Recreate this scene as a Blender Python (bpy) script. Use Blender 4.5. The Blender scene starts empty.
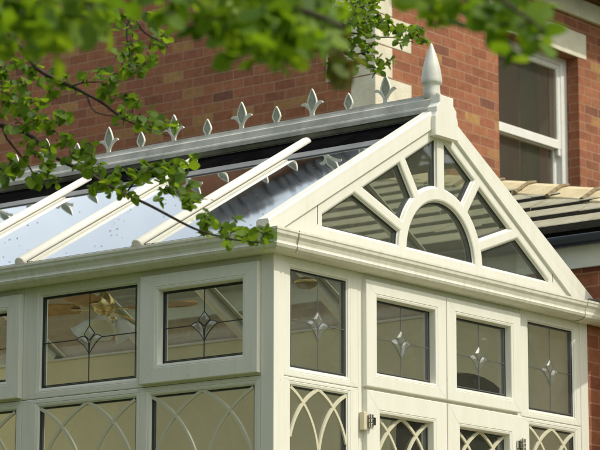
import bpy, bmesh, math, random
from mathutils import Vector, Matrix
from mathutils.geometry import tessellate_polygon

S = bpy.context.scene
COL = S.collection
R = math.radians
random.seed(11)

# ------------------------------------------------------------ camera, sky, sun
CAM = Vector((-9.673, -7.788, 0.245))
FW = Vector((0.7705, 0.6081, 0.1913)).normalized()
FPX = 2689.3
_p, _y, _r = R(11.0288), R(38.2752), R(0.0734)
FW = Vector((math.cos(_y)*math.cos(_p), math.sin(_y)*math.cos(_p), math.sin(_p)))
RT0 = Vector((math.sin(_y), -math.cos(_y), 0))
UP0 = RT0.cross(FW)
RT = RT0*math.cos(_r) + UP0*math.sin(_r)
UP = UP0*math.cos(_r) - RT0*math.sin(_r)
cd = bpy.data.cameras.new('camera')
cam = bpy.data.objects.new('camera', cd)
COL.objects.link(cam)
cam.matrix_world = Matrix(((RT.x, UP.x, -FW.x, CAM.x), (RT.y, UP.y, -FW.y, CAM.y), (RT.z, UP.z, -FW.z, CAM.z), (0, 0, 0, 1)))
cd.sensor_width = 36
cd.lens = FPX/600*36
cd.clip_start = 0.1
cd.clip_end = 2000
cd.dof.use_dof = True
cd.dof.focus_distance = 13.0
cd.dof.aperture_fstop = 8.5
S.camera = cam

SUN = Vector((0.20, -0.59, 0.78)).normalized()     # towards the sun
w = bpy.data.worlds.new('World')
S.world = w
w.use_nodes = True
nt = w.node_tree
bg = nt.nodes['Background']
sky = nt.nodes.new('ShaderNodeTexSky')
sky.sky_type = 'NISHITA'
sky.sun_disc = False
sky.sun_elevation = math.asin(SUN.z)
sky.sun_rotation = math.atan2(SUN.x, SUN.y)
sky.air_density = 1.0
sky.dust_density = 6.0
sky.ozone_density = 1.0
bg.inputs['Strength'].default_value = 0.15
# thin bright cloud in patches
wtc = nt.nodes.new('ShaderNodeTexCoord')
wn_ = nt.nodes.new('ShaderNodeTexNoise')
wn_.inputs['Scale'].default_value = 3.2
wn_.inputs['Detail'].default_value = 8
wn_.inputs['Roughness'].default_value = 0.6
wcr = nt.nodes.new('ShaderNodeValToRGB')
wcr.color_ramp.elements[0].position = 0.38
wcr.color_ramp.elements[0].color = (0.25, 0.25, 0.25, 1)
wcr.color_ramp.elements[1].position = 0.66
wcr.color_ramp.elements[1].color = (0.74, 0.74, 0.74, 1)
wmx = nt.nodes.new('ShaderNodeMixRGB')
wmx.inputs[2].default_value = (7.2, 7.7, 8.6, 1)
nt.links.new(wtc.outputs['Generated'], wn_.inputs['Vector'])
nt.links.new(wn_.outputs['Fac'], wcr.inputs['Fac'])
nt.links.new(wcr.outputs['Color'], wmx.inputs['Fac'])
nt.links.new(sky.outputs['Color'], wmx.inputs[1])
nt.links.new(wmx.outputs['Color'], bg.inputs['Color'])
sl = bpy.data.lights.new('sun', 'SUN')
sl.energy = 2.1
sl.angle = R(0.53)
sl.color = (1.0, 0.965, 0.93)
so = bpy.data.objects.new('sun', sl)
COL.objects.link(so)
so.rotation_euler = (-SUN).to_track_quat('-Z', 'Y').to_euler()
S.view_settings.view_transform = 'Standard'
S.view_settings.look = 'None'
S.view_settings.exposure = 0.32
S.view_settings.use_white_balance = True
S.view_settings.white_balance_temperature = 7000
S.view_settings.white_balance_tint = 2
S.view_settings.gamma = 1
S.view_settings.use_curve_mapping = False
S.render.engine = 'CYCLES'
S.cycles.max_bounces = 12
S.cycles.diffuse_bounces = 6
S.cycles.transparent_max_bounces = 32
S.cycles.caustics_reflective = False
S.cycles.caustics_refractive = False

# ------------------------------------------------------------ materials
def mat(name, col, rough=0.5, metal=0.0, spec=0.5, var=0.0, vscale=3.0, bump=0.0, bscale=60.0, col2=None, coat=0.0):
    m = bpy.data.materials.new(name)
    m.use_nodes = True
    t = m.node_tree
    b = t.nodes['Principled BSDF']
    b.inputs['Base Color'].default_value = (*col, 1)
    b.inputs['Roughness'].default_value = rough
    b.inputs['Metallic'].default_value = metal
    b.inputs['Specular IOR Level'].default_value = spec
    b.inputs['Coat Weight'].default_value = coat
    if var or bump:
        tc = t.nodes.new('ShaderNodeTexCoord')
    if var:
        n = t.nodes.new('ShaderNodeTexNoise')
        n.inputs['Scale'].default_value = vscale
        n.inputs['Detail'].default_value = 6
        n.inputs['Roughness'].default_value = 0.62
        t.links.new(tc.outputs['Object'], n.inputs['Vector'])
        cr = t.nodes.new('ShaderNodeValToRGB')
        c2 = col2 if col2 else tuple(c*(1-var) for c in col)
        cr.color_ramp.elements[0].position = 0.35
        cr.color_ramp.elements[0].color = (*c2, 1)
        cr.color_ramp.elements[1].position = 0.62
        cr.color_ramp.elements[1].color = (*col, 1)
        t.links.new(n.outputs['Fac'], cr.inputs['Fac'])
        t.links.new(cr.outputs['Color'], b.inputs['Base Color'])
    if bump:
        n2 = t.nodes.new('ShaderNodeTexNoise')
        n2.inputs['Scale'].default_value = bscale
        n2.inputs['Detail'].default_value = 5
        t.links.new(tc.outputs['Object'], n2.inputs['Vector'])
        bp = t.nodes.new('ShaderNodeBump')
        bp.inputs['Strength'].default_value = bump
        bp.inputs['Distance'].default_value = 0.01
        t.links.new(n2.outputs['Fac'], bp.inputs['Height'])
        t.links.new(bp.outputs['Normal'], b.inputs['Normal'])
    return m

def pvc_mat(name, col, dirt=0.35, low=0.945):
    """cream plastic with a soft sheen, faint grime streaks that run down and specks"""
    m = bpy.data.materials.new(name)
    m.use_nodes = True
    t = m.node_tree
    b = t.nodes['Principled BSDF']
    b.inputs['Roughness'].default_value = 0.38
    b.inputs['Specular IOR Level'].default_value = 0.42
    tc = t.nodes.new('ShaderNodeTexCoord')
    mp = t.nodes.new('ShaderNodeMapping')
    mp.inputs['Scale'].default_value = (14, 14, 1.6)
    t.links.new(tc.outputs['Object'], mp.inputs['Vector'])
    n = t.nodes.new('ShaderNodeTexNoise')
    n.inputs['Scale'].default_value = 1.6
    n.inputs['Detail'].default_value = 7
    n.inputs['Roughness'].default_value = 0.65
    t.links.new(mp.outputs['Vector'], n.inputs['Vector'])
    cr = t.nodes.new('ShaderNodeValToRGB')
    cr.color_ramp.elements[0].position = 0.30
    cr.color_ramp.elements[0].color = (col[0]*low, col[1]*low*0.99, col[2]*low*0.94, 1)
    cr.color_ramp.elements[1].position = 0.56
    cr.color_ramp.elements[1].color = (*col, 1)
    t.links.new(n.outputs['Fac'], cr.inputs['Fac'])
    n2 = t.nodes.new('ShaderNodeTexNoise')
    n2.inputs['Scale'].default_value = 55
    n2.inputs['Detail'].default_value = 3
    t.links.new(tc.outputs['Object'], n2.inputs['Vector'])
    cr2 = t.nodes.new('ShaderNodeValToRGB')
    cr2.color_ramp.elements[0].position = 0.70
    cr2.color_ramp.elements[0].color = (1, 1, 1, 1)
    cr2.color_ramp.elements[1].position = 0.80
    cr2.color_ramp.elements[1].color = (1-dirt, 1-dirt, 1-dirt*1.3, 1)
    t.links.new(n2.outputs['Fac'], cr2.inputs['Fac'])
    mx = t.nodes.new('ShaderNodeMixRGB')
    mx.blend_type = 'MULTIPLY'
    mx.inputs['Fac'].default_value = 1
    t.links.new(cr.outputs['Color'], mx.inputs[1])
    t.links.new(cr2.outputs['Color'], mx.inputs[2])
    t.links.new(mx.outputs['Color'], b.inputs['Base Color'])
    n3 = t.nodes.new('ShaderNodeTexNoise')
    n3.inputs['Scale'].default_value = 5
    n3.inputs['Detail'].default_value = 2
    t.links.new(tc.outputs['Object'], n3.inputs['Vector'])
    bp = t.nodes.new('ShaderNodeBump')
    bp.inputs['Strength'].default_value = 0.25
    bp.inputs['Distance'].default_value = 0.006
    t.links.new(n3.outputs['Fac'], bp.inputs['Height'])
    t.links.new(bp.outputs['Normal'], b.inputs['Normal'])
    return m

def brick_mat(name, bw=0.205, bh=0.0775, cols=None, mortar=(0.37, 0.225, 0.145)):
    m = bpy.data.materials.new(name)
    m.use_nodes = True
    t = m.node_tree
    b = t.nodes['Principled BSDF']
    b.inputs['Roughness'].default_value = 0.9
    b.inputs['Specular IOR Level'].default_value = 0.2
    tc = t.nodes.new('ShaderNodeTexCoord')
    sp = t.nodes.new('ShaderNodeSeparateXYZ')
    t.links.new(tc.outputs['Object'], sp.inputs[0])
    ad = t.nodes.new('ShaderNodeMath')
    ad.operation = 'ADD'
    t.links.new(sp.outputs['X'], ad.inputs[0])
    t.links.new(sp.outputs['Y'], ad.inputs[1])
    cb = t.nodes.new('ShaderNodeCombineXYZ')
    t.links.new(ad.outputs[0], cb.inputs['X'])
    t.links.new(sp.outputs['Z'], cb.inputs['Y'])
    # slight waviness so that the joints are hand laid
    nz = t.nodes.new('ShaderNodeTexNoise')
    nz.inputs['Scale'].default_value = 4
    nz.inputs['Detail'].default_value = 4
    t.links.new(tc.outputs['Object'], nz.inputs['Vector'])
    vm = t.nodes.new('ShaderNodeVectorMath')
    vm.operation = 'MULTIPLY_ADD'
    vm.inputs[1].default_value = (0.012, 0.012, 0)
    t.links.new(nz.outputs['Color'], vm.inputs[0])
    nzb = t.nodes.new('ShaderNodeTexNoise')
    nzb.inputs['Scale'].default_value = 38
    nzb.inputs['Detail'].default_value = 3
    t.links.new(tc.outputs['Object'], nzb.inputs['Vector'])
    vmb = t.nodes.new('ShaderNodeVectorMath')
    vmb.operation = 'MULTIPLY_ADD'
    vmb.inputs[1].default_value = (0.007, 0.007, 0)
    t.links.new(nzb.outputs['Color'], vmb.inputs[0])
    t.links.new(cb.outputs[0], vmb.inputs[2])
    t.links.new(vmb.outputs[0], vm.inputs[2])
    br = t.nodes.new('ShaderNodeTexBrick')
    br.offset = 0.5
    br.inputs['Color1'].default_value = (0, 0, 0, 1)
    br.inputs['Color2'].default_value = (1, 1, 1, 1)
    br.inputs['Mortar'].default_value = (0.5, 0.5, 0.5, 1)
    br.inputs['Scale'].default_value = 1
    br.inputs['Mortar Size'].default_value = 0.0045
    br.inputs['Mortar Smooth'].default_value = 0.25
    br.inputs['Bias'].default_value = 0
    br.inputs['Brick Width'].default_value = bw
    br.inputs['Row Height'].default_value = bh
    t.links.new(vm.outputs[0], br.inputs['Vector'])
    cr = t.nodes.new('ShaderNodeValToRGB')
    cols = cols or [(0.0, (0.200, 0.087, 0.059)), (0.12, (0.260, 0.102, 0.061)), (0.35, (0.315, 0.121, 0.067)),
                    (0.6, (0.355, 0.145, 0.078)), (0.80, (0.300, 0.116, 0.072)), (0.93, (0.320, 0.141, 0.072)), (1.0, (0.410, 0.238, 0.098))]
    els = cr.color_ramp.elements
    els[0].position, els[0].color = cols[0][0], (*cols[0][1], 1)
    els[1].position, els[1].color = cols[-1][0], (*cols[-1][1], 1)
    for p, c in cols[1:-1]:
        e = els.new(p)
        e.color = (*c, 1)
    t.links.new(br.outputs['Color'], cr.inputs['Fac'])
    # mottling inside each brick
    n2 = t.nodes.new('ShaderNodeTexNoise')
    n2.inputs['Scale'].default_value = 22
    n2.inputs['Detail'].default_value = 7
    n2.inputs['Roughness'].default_value = 0.7
    t.links.new(tc.outputs['Object'], n2.inputs['Vector'])
    mr = t.nodes.new('ShaderNodeMapRange')
    mr.inputs['From Min'].default_value = 0.3
    mr.inputs['From Max'].default_value = 0.7
    mr.inputs['To Min'].default_value = 0.74
    mr.inputs['To Max'].default_value = 1.18
    t.links.new(n2.outputs['Fac'], mr.inputs['Value'])
    mu = t.nodes.new('ShaderNodeVectorMath')
    mu.operation = 'SCALE'
    t.links.new(cr.outputs['Color'], mu.inputs[0])
    t.links.new(mr.outputs[0], mu.inputs['Scale'])
    mx = t.nodes.new('ShaderNodeMixRGB')
    t.links.new(br.outputs['Fac'], mx.inputs['Fac'])
    t.links.new(mu.outputs[0], mx.inputs[1])
    mx.inputs[2].default_value = (*mortar, 1)
    # large soft weather stains
    n3 = t.nodes.new('ShaderNodeTexNoise')
    n3.inputs['Scale'].default_value = 0.9
    n3.inputs['Detail'].default_value = 5
    t.links.new(tc.outputs['Object'], n3.inputs['Vector'])
    mr3 = t.nodes.new('ShaderNodeMapRange')
    mr3.inputs['From Min'].default_value = 0.35
    mr3.inputs['From Max'].default_value = 0.65
    mr3.inputs['To Min'].default_value = 0.86
    mr3.inputs['To Max'].default_value = 1.08
    t.links.new(n3.outputs['Fac'], mr3.inputs['Value'])
    mu2 = t.nodes.new('ShaderNodeVectorMath')
    mu2.operation = 'SCALE'
    t.links.new(mx.outputs['Color'], mu2.inputs[0])
    t.links.new(mr3.outputs[0], mu2.inputs['Scale'])
    t.links.new(mu2.outputs[0], b.inputs['Base Color'])
    iv = t.nodes.new('ShaderNodeMath')
    iv.operation = 'MULTIPLY_ADD'
    iv.inputs[1].default_value = -1
    t.links.new(br.outputs['Fac'], iv.inputs[0])
    t.links.new(n2.outputs['Fac'], iv.inputs[2])
    bp = t.nodes.new('ShaderNodeBump')
    bp.inputs['Strength'].default_value = 0.6
    bp.inputs['Distance'].default_value = 0.006
    t.links.new(iv.outputs[0], bp.inputs['Height'])
    t.links.new(bp.outputs['Normal'], b.inputs['Normal'])
    return m

def glass_mat(name, tint, ior=1.5, boost=1.0, rough=0.0, wave=0.0, veil=0.0, grime=0.0):
    m = bpy.data.materials.new(name)
    m.use_nodes = True
    t = m.node_tree
    t.nodes.remove(t.nodes['Principled BSDF'])
    out = t.nodes['Material Output']
    tr = t.nodes.new('ShaderNodeBsdfTransparent')
    tr.inputs['Color'].default_value = (*tint, 1)
    gl = t.nodes.new('ShaderNodeBsdfGlossy')
    gl.inputs['Roughness'].default_value = rough
    gl.inputs['Color'].default_value = (0.97, 0.98, 1, 1)
    fr = t.nodes.new('ShaderNodeFresnel')
    ge = t.nodes.new('ShaderNodeNewGeometry')
    io = t.nodes.new('ShaderNodeMapRange')      # the pane's inner face counts as an outer one: thin glass, no refraction
    io.inputs['To Min'].default_value = ior
    io.inputs['To Max'].default_value = 1/ior
    t.links.new(ge.outputs['Backfacing'], io.inputs['Value'])
    t.links.new(io.outputs[0], fr.inputs['IOR'])
    mm = t.nodes.new('ShaderNodeMath')
    mm.operation = 'MULTIPLY'
    mm.use_clamp = True
    mm.inputs[1].default_value = boost
    t.links.new(fr.outputs[0], mm.inputs[0])
    mx = t.nodes.new('ShaderNodeMixShader')
    t.links.new(mm.outputs[0], mx.inputs['Fac'])
    base = tr
    if veil or grime:
        df = t.nodes.new('ShaderNodeBsdfDiffuse')
        df.inputs['Color'].default_value = (0.62, 0.62, 0.58, 1)
        mv = t.nodes.new('ShaderNodeMixShader')
        mv.inputs['Fac'].default_value = veil
        if grime:
            tc2 = t.nodes.new('ShaderNodeTexCoord')
            n4 = t.nodes.new('ShaderNodeTexNoise')
            n4.inputs['Scale'].default_value = 9
            n4.inputs['Detail'].default_value = 9
            n4.inputs['Roughness'].default_value = 0.75
            t.links.new(tc2.outputs['Object'], n4.inputs['Vector'])
            mr = t.nodes.new('ShaderNodeMapRange')
            mr.inputs['From Min'].default_value = 0.56
            mr.inputs['From Max'].default_value = 0.74
            mr.inputs['To Min'].default_value = veil
            mr.inputs['To Max'].default_value = veil+grime
            t.links.new(n4.outputs['Fac'], mr.inputs['Value'])
            t.links.new(mr.outputs[0], mv.inputs['Fac'])
        t.links.new(tr.outputs[0], mv.inputs[1])
        t.links.new(df.outputs[0], mv.inputs[2])
        base = mv
    t.links.new(base.outputs[0], mx.inputs[1])
    t.links.new(gl.outputs[0], mx.inputs[2])
    if wave:
        tc = t.nodes.new('ShaderNodeTexCoord')
        n = t.nodes.new('ShaderNodeTexNoise')
        n.inputs['Scale'].default_value = 2.2
        n.inputs['Detail'].default_value = 1
        t.links.new(tc.outputs['Object'], n.inputs['Vector'])
        bp = t.nodes.new('ShaderNodeBump')
        bp.inputs['Strength'].default_value = wave
        bp.inputs['Distance'].default_value = 0.02
        t.links.new(n.outputs['Fac'], bp.inputs['Height'])
        t.links.new(bp.outputs['Normal'], gl.inputs['Normal'])
    t.links.new(mx.outputs[0], out.inputs['Surface'])
    return m

def leaf_mat(name, c1, c2, c3, trans=0.45):
    m = bpy.data.materials.new(name)
    m.use_nodes = True
    t = m.node_tree
    t.nodes.remove(t.nodes['Principled BSDF'])
    out = t.nodes['Material Output']
    g = t.nodes.new('ShaderNodeNewGeometry')
    cr = t.nodes.new('ShaderNodeValToRGB')
    e = cr.color_ramp.elements
    e[0].color = (*c1, 1)
    e[1].color = (*c3, 1)
    k = e.new(0.55)
    k.color = (*c2, 1)
    t.links.new(g.outputs['Random Per Island'], cr.inputs['Fac'])
    df = t.nodes.new('ShaderNodeBsdfDiffuse')
    tl = t.nodes.new('ShaderNodeBsdfTranslucent')
    gl = t.nodes.new('ShaderNodeBsdfGlossy')
    gl.inputs['Roughness'].default_value = 0.6
    t.links.new(cr.outputs['Color'], df.inputs['Color'])
    hs = t.nodes.new('ShaderNodeHueSaturation')
    hs.inputs['Hue'].default_value = 0.485
    hs.inputs['Saturation'].default_value = 1.05
    hs.inputs['Value'].default_value = 1.9
    t.links.new(cr.outputs['Color'], hs.inputs['Color'])
    t.links.new(hs.outputs[0], tl.inputs['Color'])
    m1 = t.nodes.new('ShaderNodeMixShader')
    m1.inputs['Fac'].default_value = trans
    t.links.new(df.outputs[0], m1.inputs[1])
    t.links.new(tl.outputs[0], m1.inputs[2])
    m2 = t.nodes.new('ShaderNodeMixShader')
    m2.inputs['Fac'].default_value = 0.02
    t.links.new(m1.outputs[0], m2.inputs[1])
    t.links.new(gl.outputs[0], m2.inputs[2])
    t.links.new(m2.outputs[0], out.inputs['Surface'])
    return m

M = {}
M['pvc'] = pvc_mat('cream_plastic', (0.76, 0.745, 0.69))
M['seam'] = mat('weld_seam', (0.60, 0.58, 0.51), 0.6)
M['gutterpvc'] = pvc_mat('stained_gutter_plastic', (0.75, 0.73, 0.66), 0.4, 0.86)
M['pvc_dirty'] = pvc_mat('weathered_cream_plastic', (0.62, 0.60, 0.51), 0.5)
M['ridge'] = mat('ridge_plastic', (0.52, 0.51, 0.46), 0.45, var=0.35, vscale=7)
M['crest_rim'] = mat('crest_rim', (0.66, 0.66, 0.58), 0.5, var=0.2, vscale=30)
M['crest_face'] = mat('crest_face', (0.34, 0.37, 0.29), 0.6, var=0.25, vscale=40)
M['finial'] = mat('finial_plastic', (0.66, 0.655, 0.60), 0.38, var=0.22, vscale=9)
M['white'] = mat('white_plastic', (0.80, 0.80, 0.77), 0.35, var=0.08, vscale=10)
M['gasket'] = mat('black_rubber', (0.025, 0.027, 0.028), 0.55)
M['spacer'] = mat('glazing_spacer', (0.10, 0.115, 0.12), 0.35, metal=0.3)
M['black_strip'] = mat('matte_black_strip', (0.006, 0.006, 0.007), 0.95, spec=0.0, var=0.5, vscale=6)
M['lead'] = mat('lead_strip', (0.20, 0.21, 0.21), 0.38, metal=0.55)
M['lead_shaded'] = mat('shaded_lead_strip', (0.035, 0.04, 0.04), 0.5, metal=0.3)  # same lead as the front, with the side wall's shade put into the colour
M['trace'] = mat('tracery_bar', (0.58, 0.55, 0.42), 0.5)
M['glass'] = glass_mat('window_glass', (0.97, 0.97, 0.96), 1.5, 1.0, wave=0.05, veil=0.022, grime=0.05)
M['glassroof'] = glass_mat('roof_glass', (0.88, 0.92, 0.91), 1.5, 2.5, rough=0.035, wave=0.03, veil=0.03, grime=0.22)
M['glassroof2'] = glass_mat('tinted_roof_glass', (0.82, 0.86, 0.82), 1.5, 1.0, wave=0.025, veil=0.15, grime=0.10)
M['bevel'] = glass_mat('bevelled_glass', (0.80, 0.84, 0.82), 1.6, 1.6, rough=0.10, veil=0.13)
M['houseglass'] = glass_mat('house_window_glass', (0.92, 0.88, 0.83), 1.5, 0.8, wave=0.05, veil=0.045, grime=0.03)
M['plaster'] = mat('cream_plaster', (0.93, 0.87, 0.66), 0.85, var=0.10, vscale=1.2)
M['brass'] = mat('polished_brass', (0.78, 0.60, 0.26), 0.24, metal=1.0)
M['steel'] = mat('brushed_steel', (0.55, 0.53, 0.48), 0.22, metal=1.0)
M['hinge'] = mat('hinge_cover', (0.66, 0.58, 0.42), 0.35)
M['oak'] = mat('golden_oak', (0.52, 0.27, 0.06), 0.35, var=0.45, vscale=14)
M['amber'] = mat('dull_amber', (0.22, 0.15, 0.05), 0.4, var=0.4, vscale=25)
M['shade'] = mat('frosted_glass_shade', (0.90, 0.89, 0.84), 0.25, spec=0.6)
M['brick'] = brick_mat('red_brick')
M['brick2'] = brick_mat('orange_red_brick', 0.215, 0.0755, [(0.0, (0.22, 0.075, 0.05)), (0.3, (0.29, 0.10, 0.055)), (0.6, (0.36, 0.14, 0.07)), (0.85, (0.27, 0.09, 0.055)), (1.0, (0.42, 0.20, 0.09))], (0.42, 0.22, 0.14))
M['stone'] = mat('cream_sandstone', (0.72, 0.68, 0.56), 0.9, var=0.20, vscale=5, bump=0.4, bscale=70, col2=(0.60, 0.55, 0.43))
M['slate'] = mat('grey_slate', (0.075, 0.075, 0.085), 0.6, var=0.4, vscale=9, bump=0.3)
M['tile'] = mat('weathered_buff_tile', (0.37, 0.335, 0.245), 0.9, var=0.3, vscale=12, bump=0.6, bscale=110, col2=(0.27, 0.25, 0.17))
M['hiptile'] = mat('pale_yellow_tile', (0.64, 0.53, 0.33), 0.9, var=0.30, vscale=7, bump=0.6, bscale=120, col2=(0.50, 0.40, 0.23))
M['moss'] = mat('moss', (0.095, 0.095, 0.03), 1.0, var=0.6, vscale=30, bump=1.0, bscale=80, col2=(0.02, 0.018, 0.012))
M['tileedge'] = mat('shaded_mossy_tile_edge', (0.035, 0.03, 0.022), 1.0, var=0.5, vscale=40)  # near-black tile butts: their shadow and moss put into the colour
M['rollmortar'] = mat('mortar_roll', (0.27, 0.205, 0.12), 0.95, var=0.4, vscale=25, bump=0.8)
M['guttblack'] = mat('black_gutter_plastic', (0.012, 0.018, 0.03), 0.28)
M['fascia'] = mat('white_fascia', (0.66, 0.66, 0.60), 0.45, var=0.15, vscale=5)
M['leadflat'] = mat('lead_sheet', (0.16, 0.165, 0.17), 0.6, var=0.3, vscale=7)
M['dark'] = mat('dark_brown_wood', (0.035, 0.025, 0.018), 0.6)
M['curtain'] = mat('cream_curtain', (0.42, 0.40, 0.28), 0.9, var=0.2, vscale=4)
M['grass'] = mat('lawn_grass', (0.13, 0.165, 0.045), 0.95, var=0.45, vscale=1.4, bump=0.8, bscale=30)
M['paving'] = mat('buff_paving', (0.36, 0.31, 0.23), 0.9, var=0.25, vscale=3, bump=0.3)
M['floor'] = mat('floor_tile', (0.78, 0.72, 0.60), 0.5, var=0.15, vscale=3)
M['bark'] = mat('dark_bark', (0.055, 0.035, 0.028), 0.9, var=0.4, vscale=30, bump=0.8)
M['leafs'] = leaf_mat('leaf_green', (0.055, 0.105, 0.013), (0.09, 0.165, 0.016), (0.14, 0.22, 0.022), 0.5)
M['leafn'] = leaf_mat('leaf_green_near', (0.055, 0.115, 0.012), (0.105, 0.195, 0.016), (0.17, 0.26, 0.024), 0.5)
M['leafred'] = leaf_mat('leaf_bronze', (0.075, 0.070, 0.014), (0.095, 0.085, 0.016), (0.08, 0.12, 0.02), 0.4)
M['leaft'] = leaf_mat('leaf_tree', (0.060, 0.095, 0.018), (0.085, 0.13, 0.022), (0.12, 0.165, 0.03), 0.3)

# ------------------------------------------------------------ helpers
def link(name, me, m, parent=None, smooth=False):
    o = bpy.data.objects.new(name, me)
    COL.objects.link(o)
    ms = m if isinstance(m, (list, tuple)) else [m]
    for x in ms:
        me.materials.append(x)
    if smooth:
        for p in me.polygons:
            p.use_smooth = True
    if parent:
        o.parent = parent
        o.matrix_parent_inverse = parent.matrix_world.inverted()
    return o

def obj(name, bm, m, parent=None, smooth=False, bevel=0.0, label=None):
    bmesh.ops.recalc_face_normals(bm, faces=bm.faces)
    if bevel:
        es = [e for e in bm.edges if len(e.link_faces) == 2 and e.calc_face_angle(0) > 0.6]
        bmesh.ops.bevel(bm, geom=es, offset=bevel, segments=2, affect='EDGES', profile=0.5)
    me = bpy.data.meshes.new(name)
    bm.to_mesh(me)
    bm.free()
    o = link(name, me, m, parent, smooth)
    if label:
        o['label'] = label
    return o

def tag(o, label, cat, group=None, kind=None):
    o['label'] = label
    o['category'] = cat
    if group:
        o['group'] = group
    if kind:
        o['kind'] = kind
    return o

def thing(name, label, cat, loc=(0, 0, 0), group=None):
    o = bpy.data.objects.new(name, None)
    COL.objects.link(o)
    o.location = loc
    o.empty_display_size = 0.2
    bpy.context.view_layer.update()
    return tag(o, label, cat, group)

def box(bm, x0, x1, y0, y1, z0, z1):
    vs = [bm.verts.new(p) for p in ((x0, y0, z0), (x1, y0, z0), (x1, y1, z0), (x0, y1, z0), (x0, y0, z1), (x1, y0, z1), (x1, y1, z1), (x0, y1, z1))]
    for f in ((0, 3, 2, 1), (4, 5, 6, 7), (0, 1, 5, 4), (1, 2, 6, 5), (2, 3, 7, 6), (3, 0, 4, 7)):
        bm.faces.new([vs[i] for i in f])
    return vs

def nb():
    return bmesh.new()

def tube(bm, pts, rads, n=8, cap=True):
    rings = []
    for i, p in enumerate(pts):
        p = Vector(p)
        a = Vector(pts[max(i-1, 0)])
        b = Vector(pts[min(i+1, len(pts)-1)])
        d = (b-a).normalized()
        u = d.cross(Vector((0, 0, 1)))
        if u.length < 1e-3:
            u = d.cross(Vector((1, 0, 0)))
        u.normalize()
        v = d.cross(u)
        r_ = rads[i] if isinstance(rads, (list, tuple)) else rads
        rings.append([bm.verts.new(p + u*math.cos(2*math.pi*k/n)*r_ + v*math.sin(2*math.pi*k/n)*r_) for k in range(n)])
    for a, b in zip(rings, rings[1:]):
        for k in range(n):
            bm.faces.new((a[k], a[(k+1) % n], b[(k+1) % n], b[k]))
    if cap:
        bm.faces.new(rings[0][::-1])
        bm.faces.new(rings[-1])

def lathe(bm, prof, cx, cy, n=32):
    rings = []
    for r_, z in prof:
        rings.append([bm.verts.new((cx+r_*math.cos(2*math.pi*k/n), cy+r_*math.sin(2*math.pi*k/n), z)) for k in range(n)])
    for a, b in zip(rings, rings[1:]):
        for k in range(n):
            bm.faces.new((a[k], a[(k+1) % n], b[(k+1) % n], b[k]))
    bm.faces.new(rings[0][::-1])
    bm.faces.new(rings[-1])

def FR(y=0.0):      # gable plane: u -> x, v -> z, h outwards (-y)
    return lambda u, v, h: Vector((u, y-h, v))
def SD(x=0.0):      # side plane: u -> y, v -> z, h outwards (-x)
    return lambda u, v, h: Vector((x-h, u, v))

def area2(l):
    return sum(l[i][0]*l[(i+1) % len(l)][1]-l[(i+1) % len(l)][0]*l[i][1] for i in range(len(l)))/2
def ccw(l):
    return list(l) if area2(l) > 0 else list(l)[::-1]
def rect(u0, u1, v0, v1):
    return [(u0, v0), (u1, v0), (u1, v1), (u0, v1)]
def inset(l, d):
    n = len(l)
    out = []
    for i in range(n):
        p = Vector(l[i])
        a = (p-Vector(l[i-1])).normalized()
        b = (Vector(l[(i+1) % n])-p).normalized()
        na = Vector((-a.y, a.x))
        nb_ = Vector((-b.y, b.x))
        m_ = na+nb_
        k = m_.dot(na)
        m_ = m_/k if abs(k) > 0.15 else na
        out.append(tuple(p+m_*d))
    return out
def skin(bm, loops, mp, close=False):
    """loops: [(2-d loop, h)], joined in order"""
    rings = [[bm.verts.new(mp(u, v, h)) for u, v in l] for l, h in loops]
    seq = list(zip(rings, rings[1:]))
    if close:
        seq.append((rings[-1], rings[0]))
    n = len(rings[0])
    for a, b in seq:
        for k in range(n):
            bm.faces.new((a[k], a[(k+1) % n], b[(k+1) % n], b[k]))
    return rings
def capface(bm, ring):
    bm.faces.new(ring)

def fill_holes(bm, outer, holes, h, mp):
    loops = [[Vector((u, v, 0)) for u, v in l] for l in [outer]+holes]
    flat = [p for l in loops for p in l]
    tris = tessellate_polygon(loops)
    vs = [bm.verts.new(mp(p.x, p.y, h)) for p in flat]
    for t in tris:
        try:
            bm.faces.new([vs[i] for i in t])
        except ValueError:
            pass

def plate(bm, outer, holes, h0, h1, ch, mp):
    """flat plate with holes; front edge chamfered (rounded) by ch"""
    outer = ccw(outer)
    holes = [ccw(x) for x in holes]
    fill_holes(bm, inset(outer, ch), [inset(x, -ch) for x in holes], h1, mp)
    fill_holes(bm, outer, holes, h0, mp)
    skin(bm, [(outer, h0), (outer, h1-ch), (inset(outer, ch*0.3), h1-ch*0.3), (inset(outer, ch), h1)], mp)
    for x in holes:
        skin(bm, [(x, h0), (x, h1-ch), (inset(x, -ch*0.3), h1-ch*0.3), (inset(x, -ch), h1)], mp)
    bmesh.ops.remove_doubles(bm, verts=bm.verts, dist=1e-5)

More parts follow.
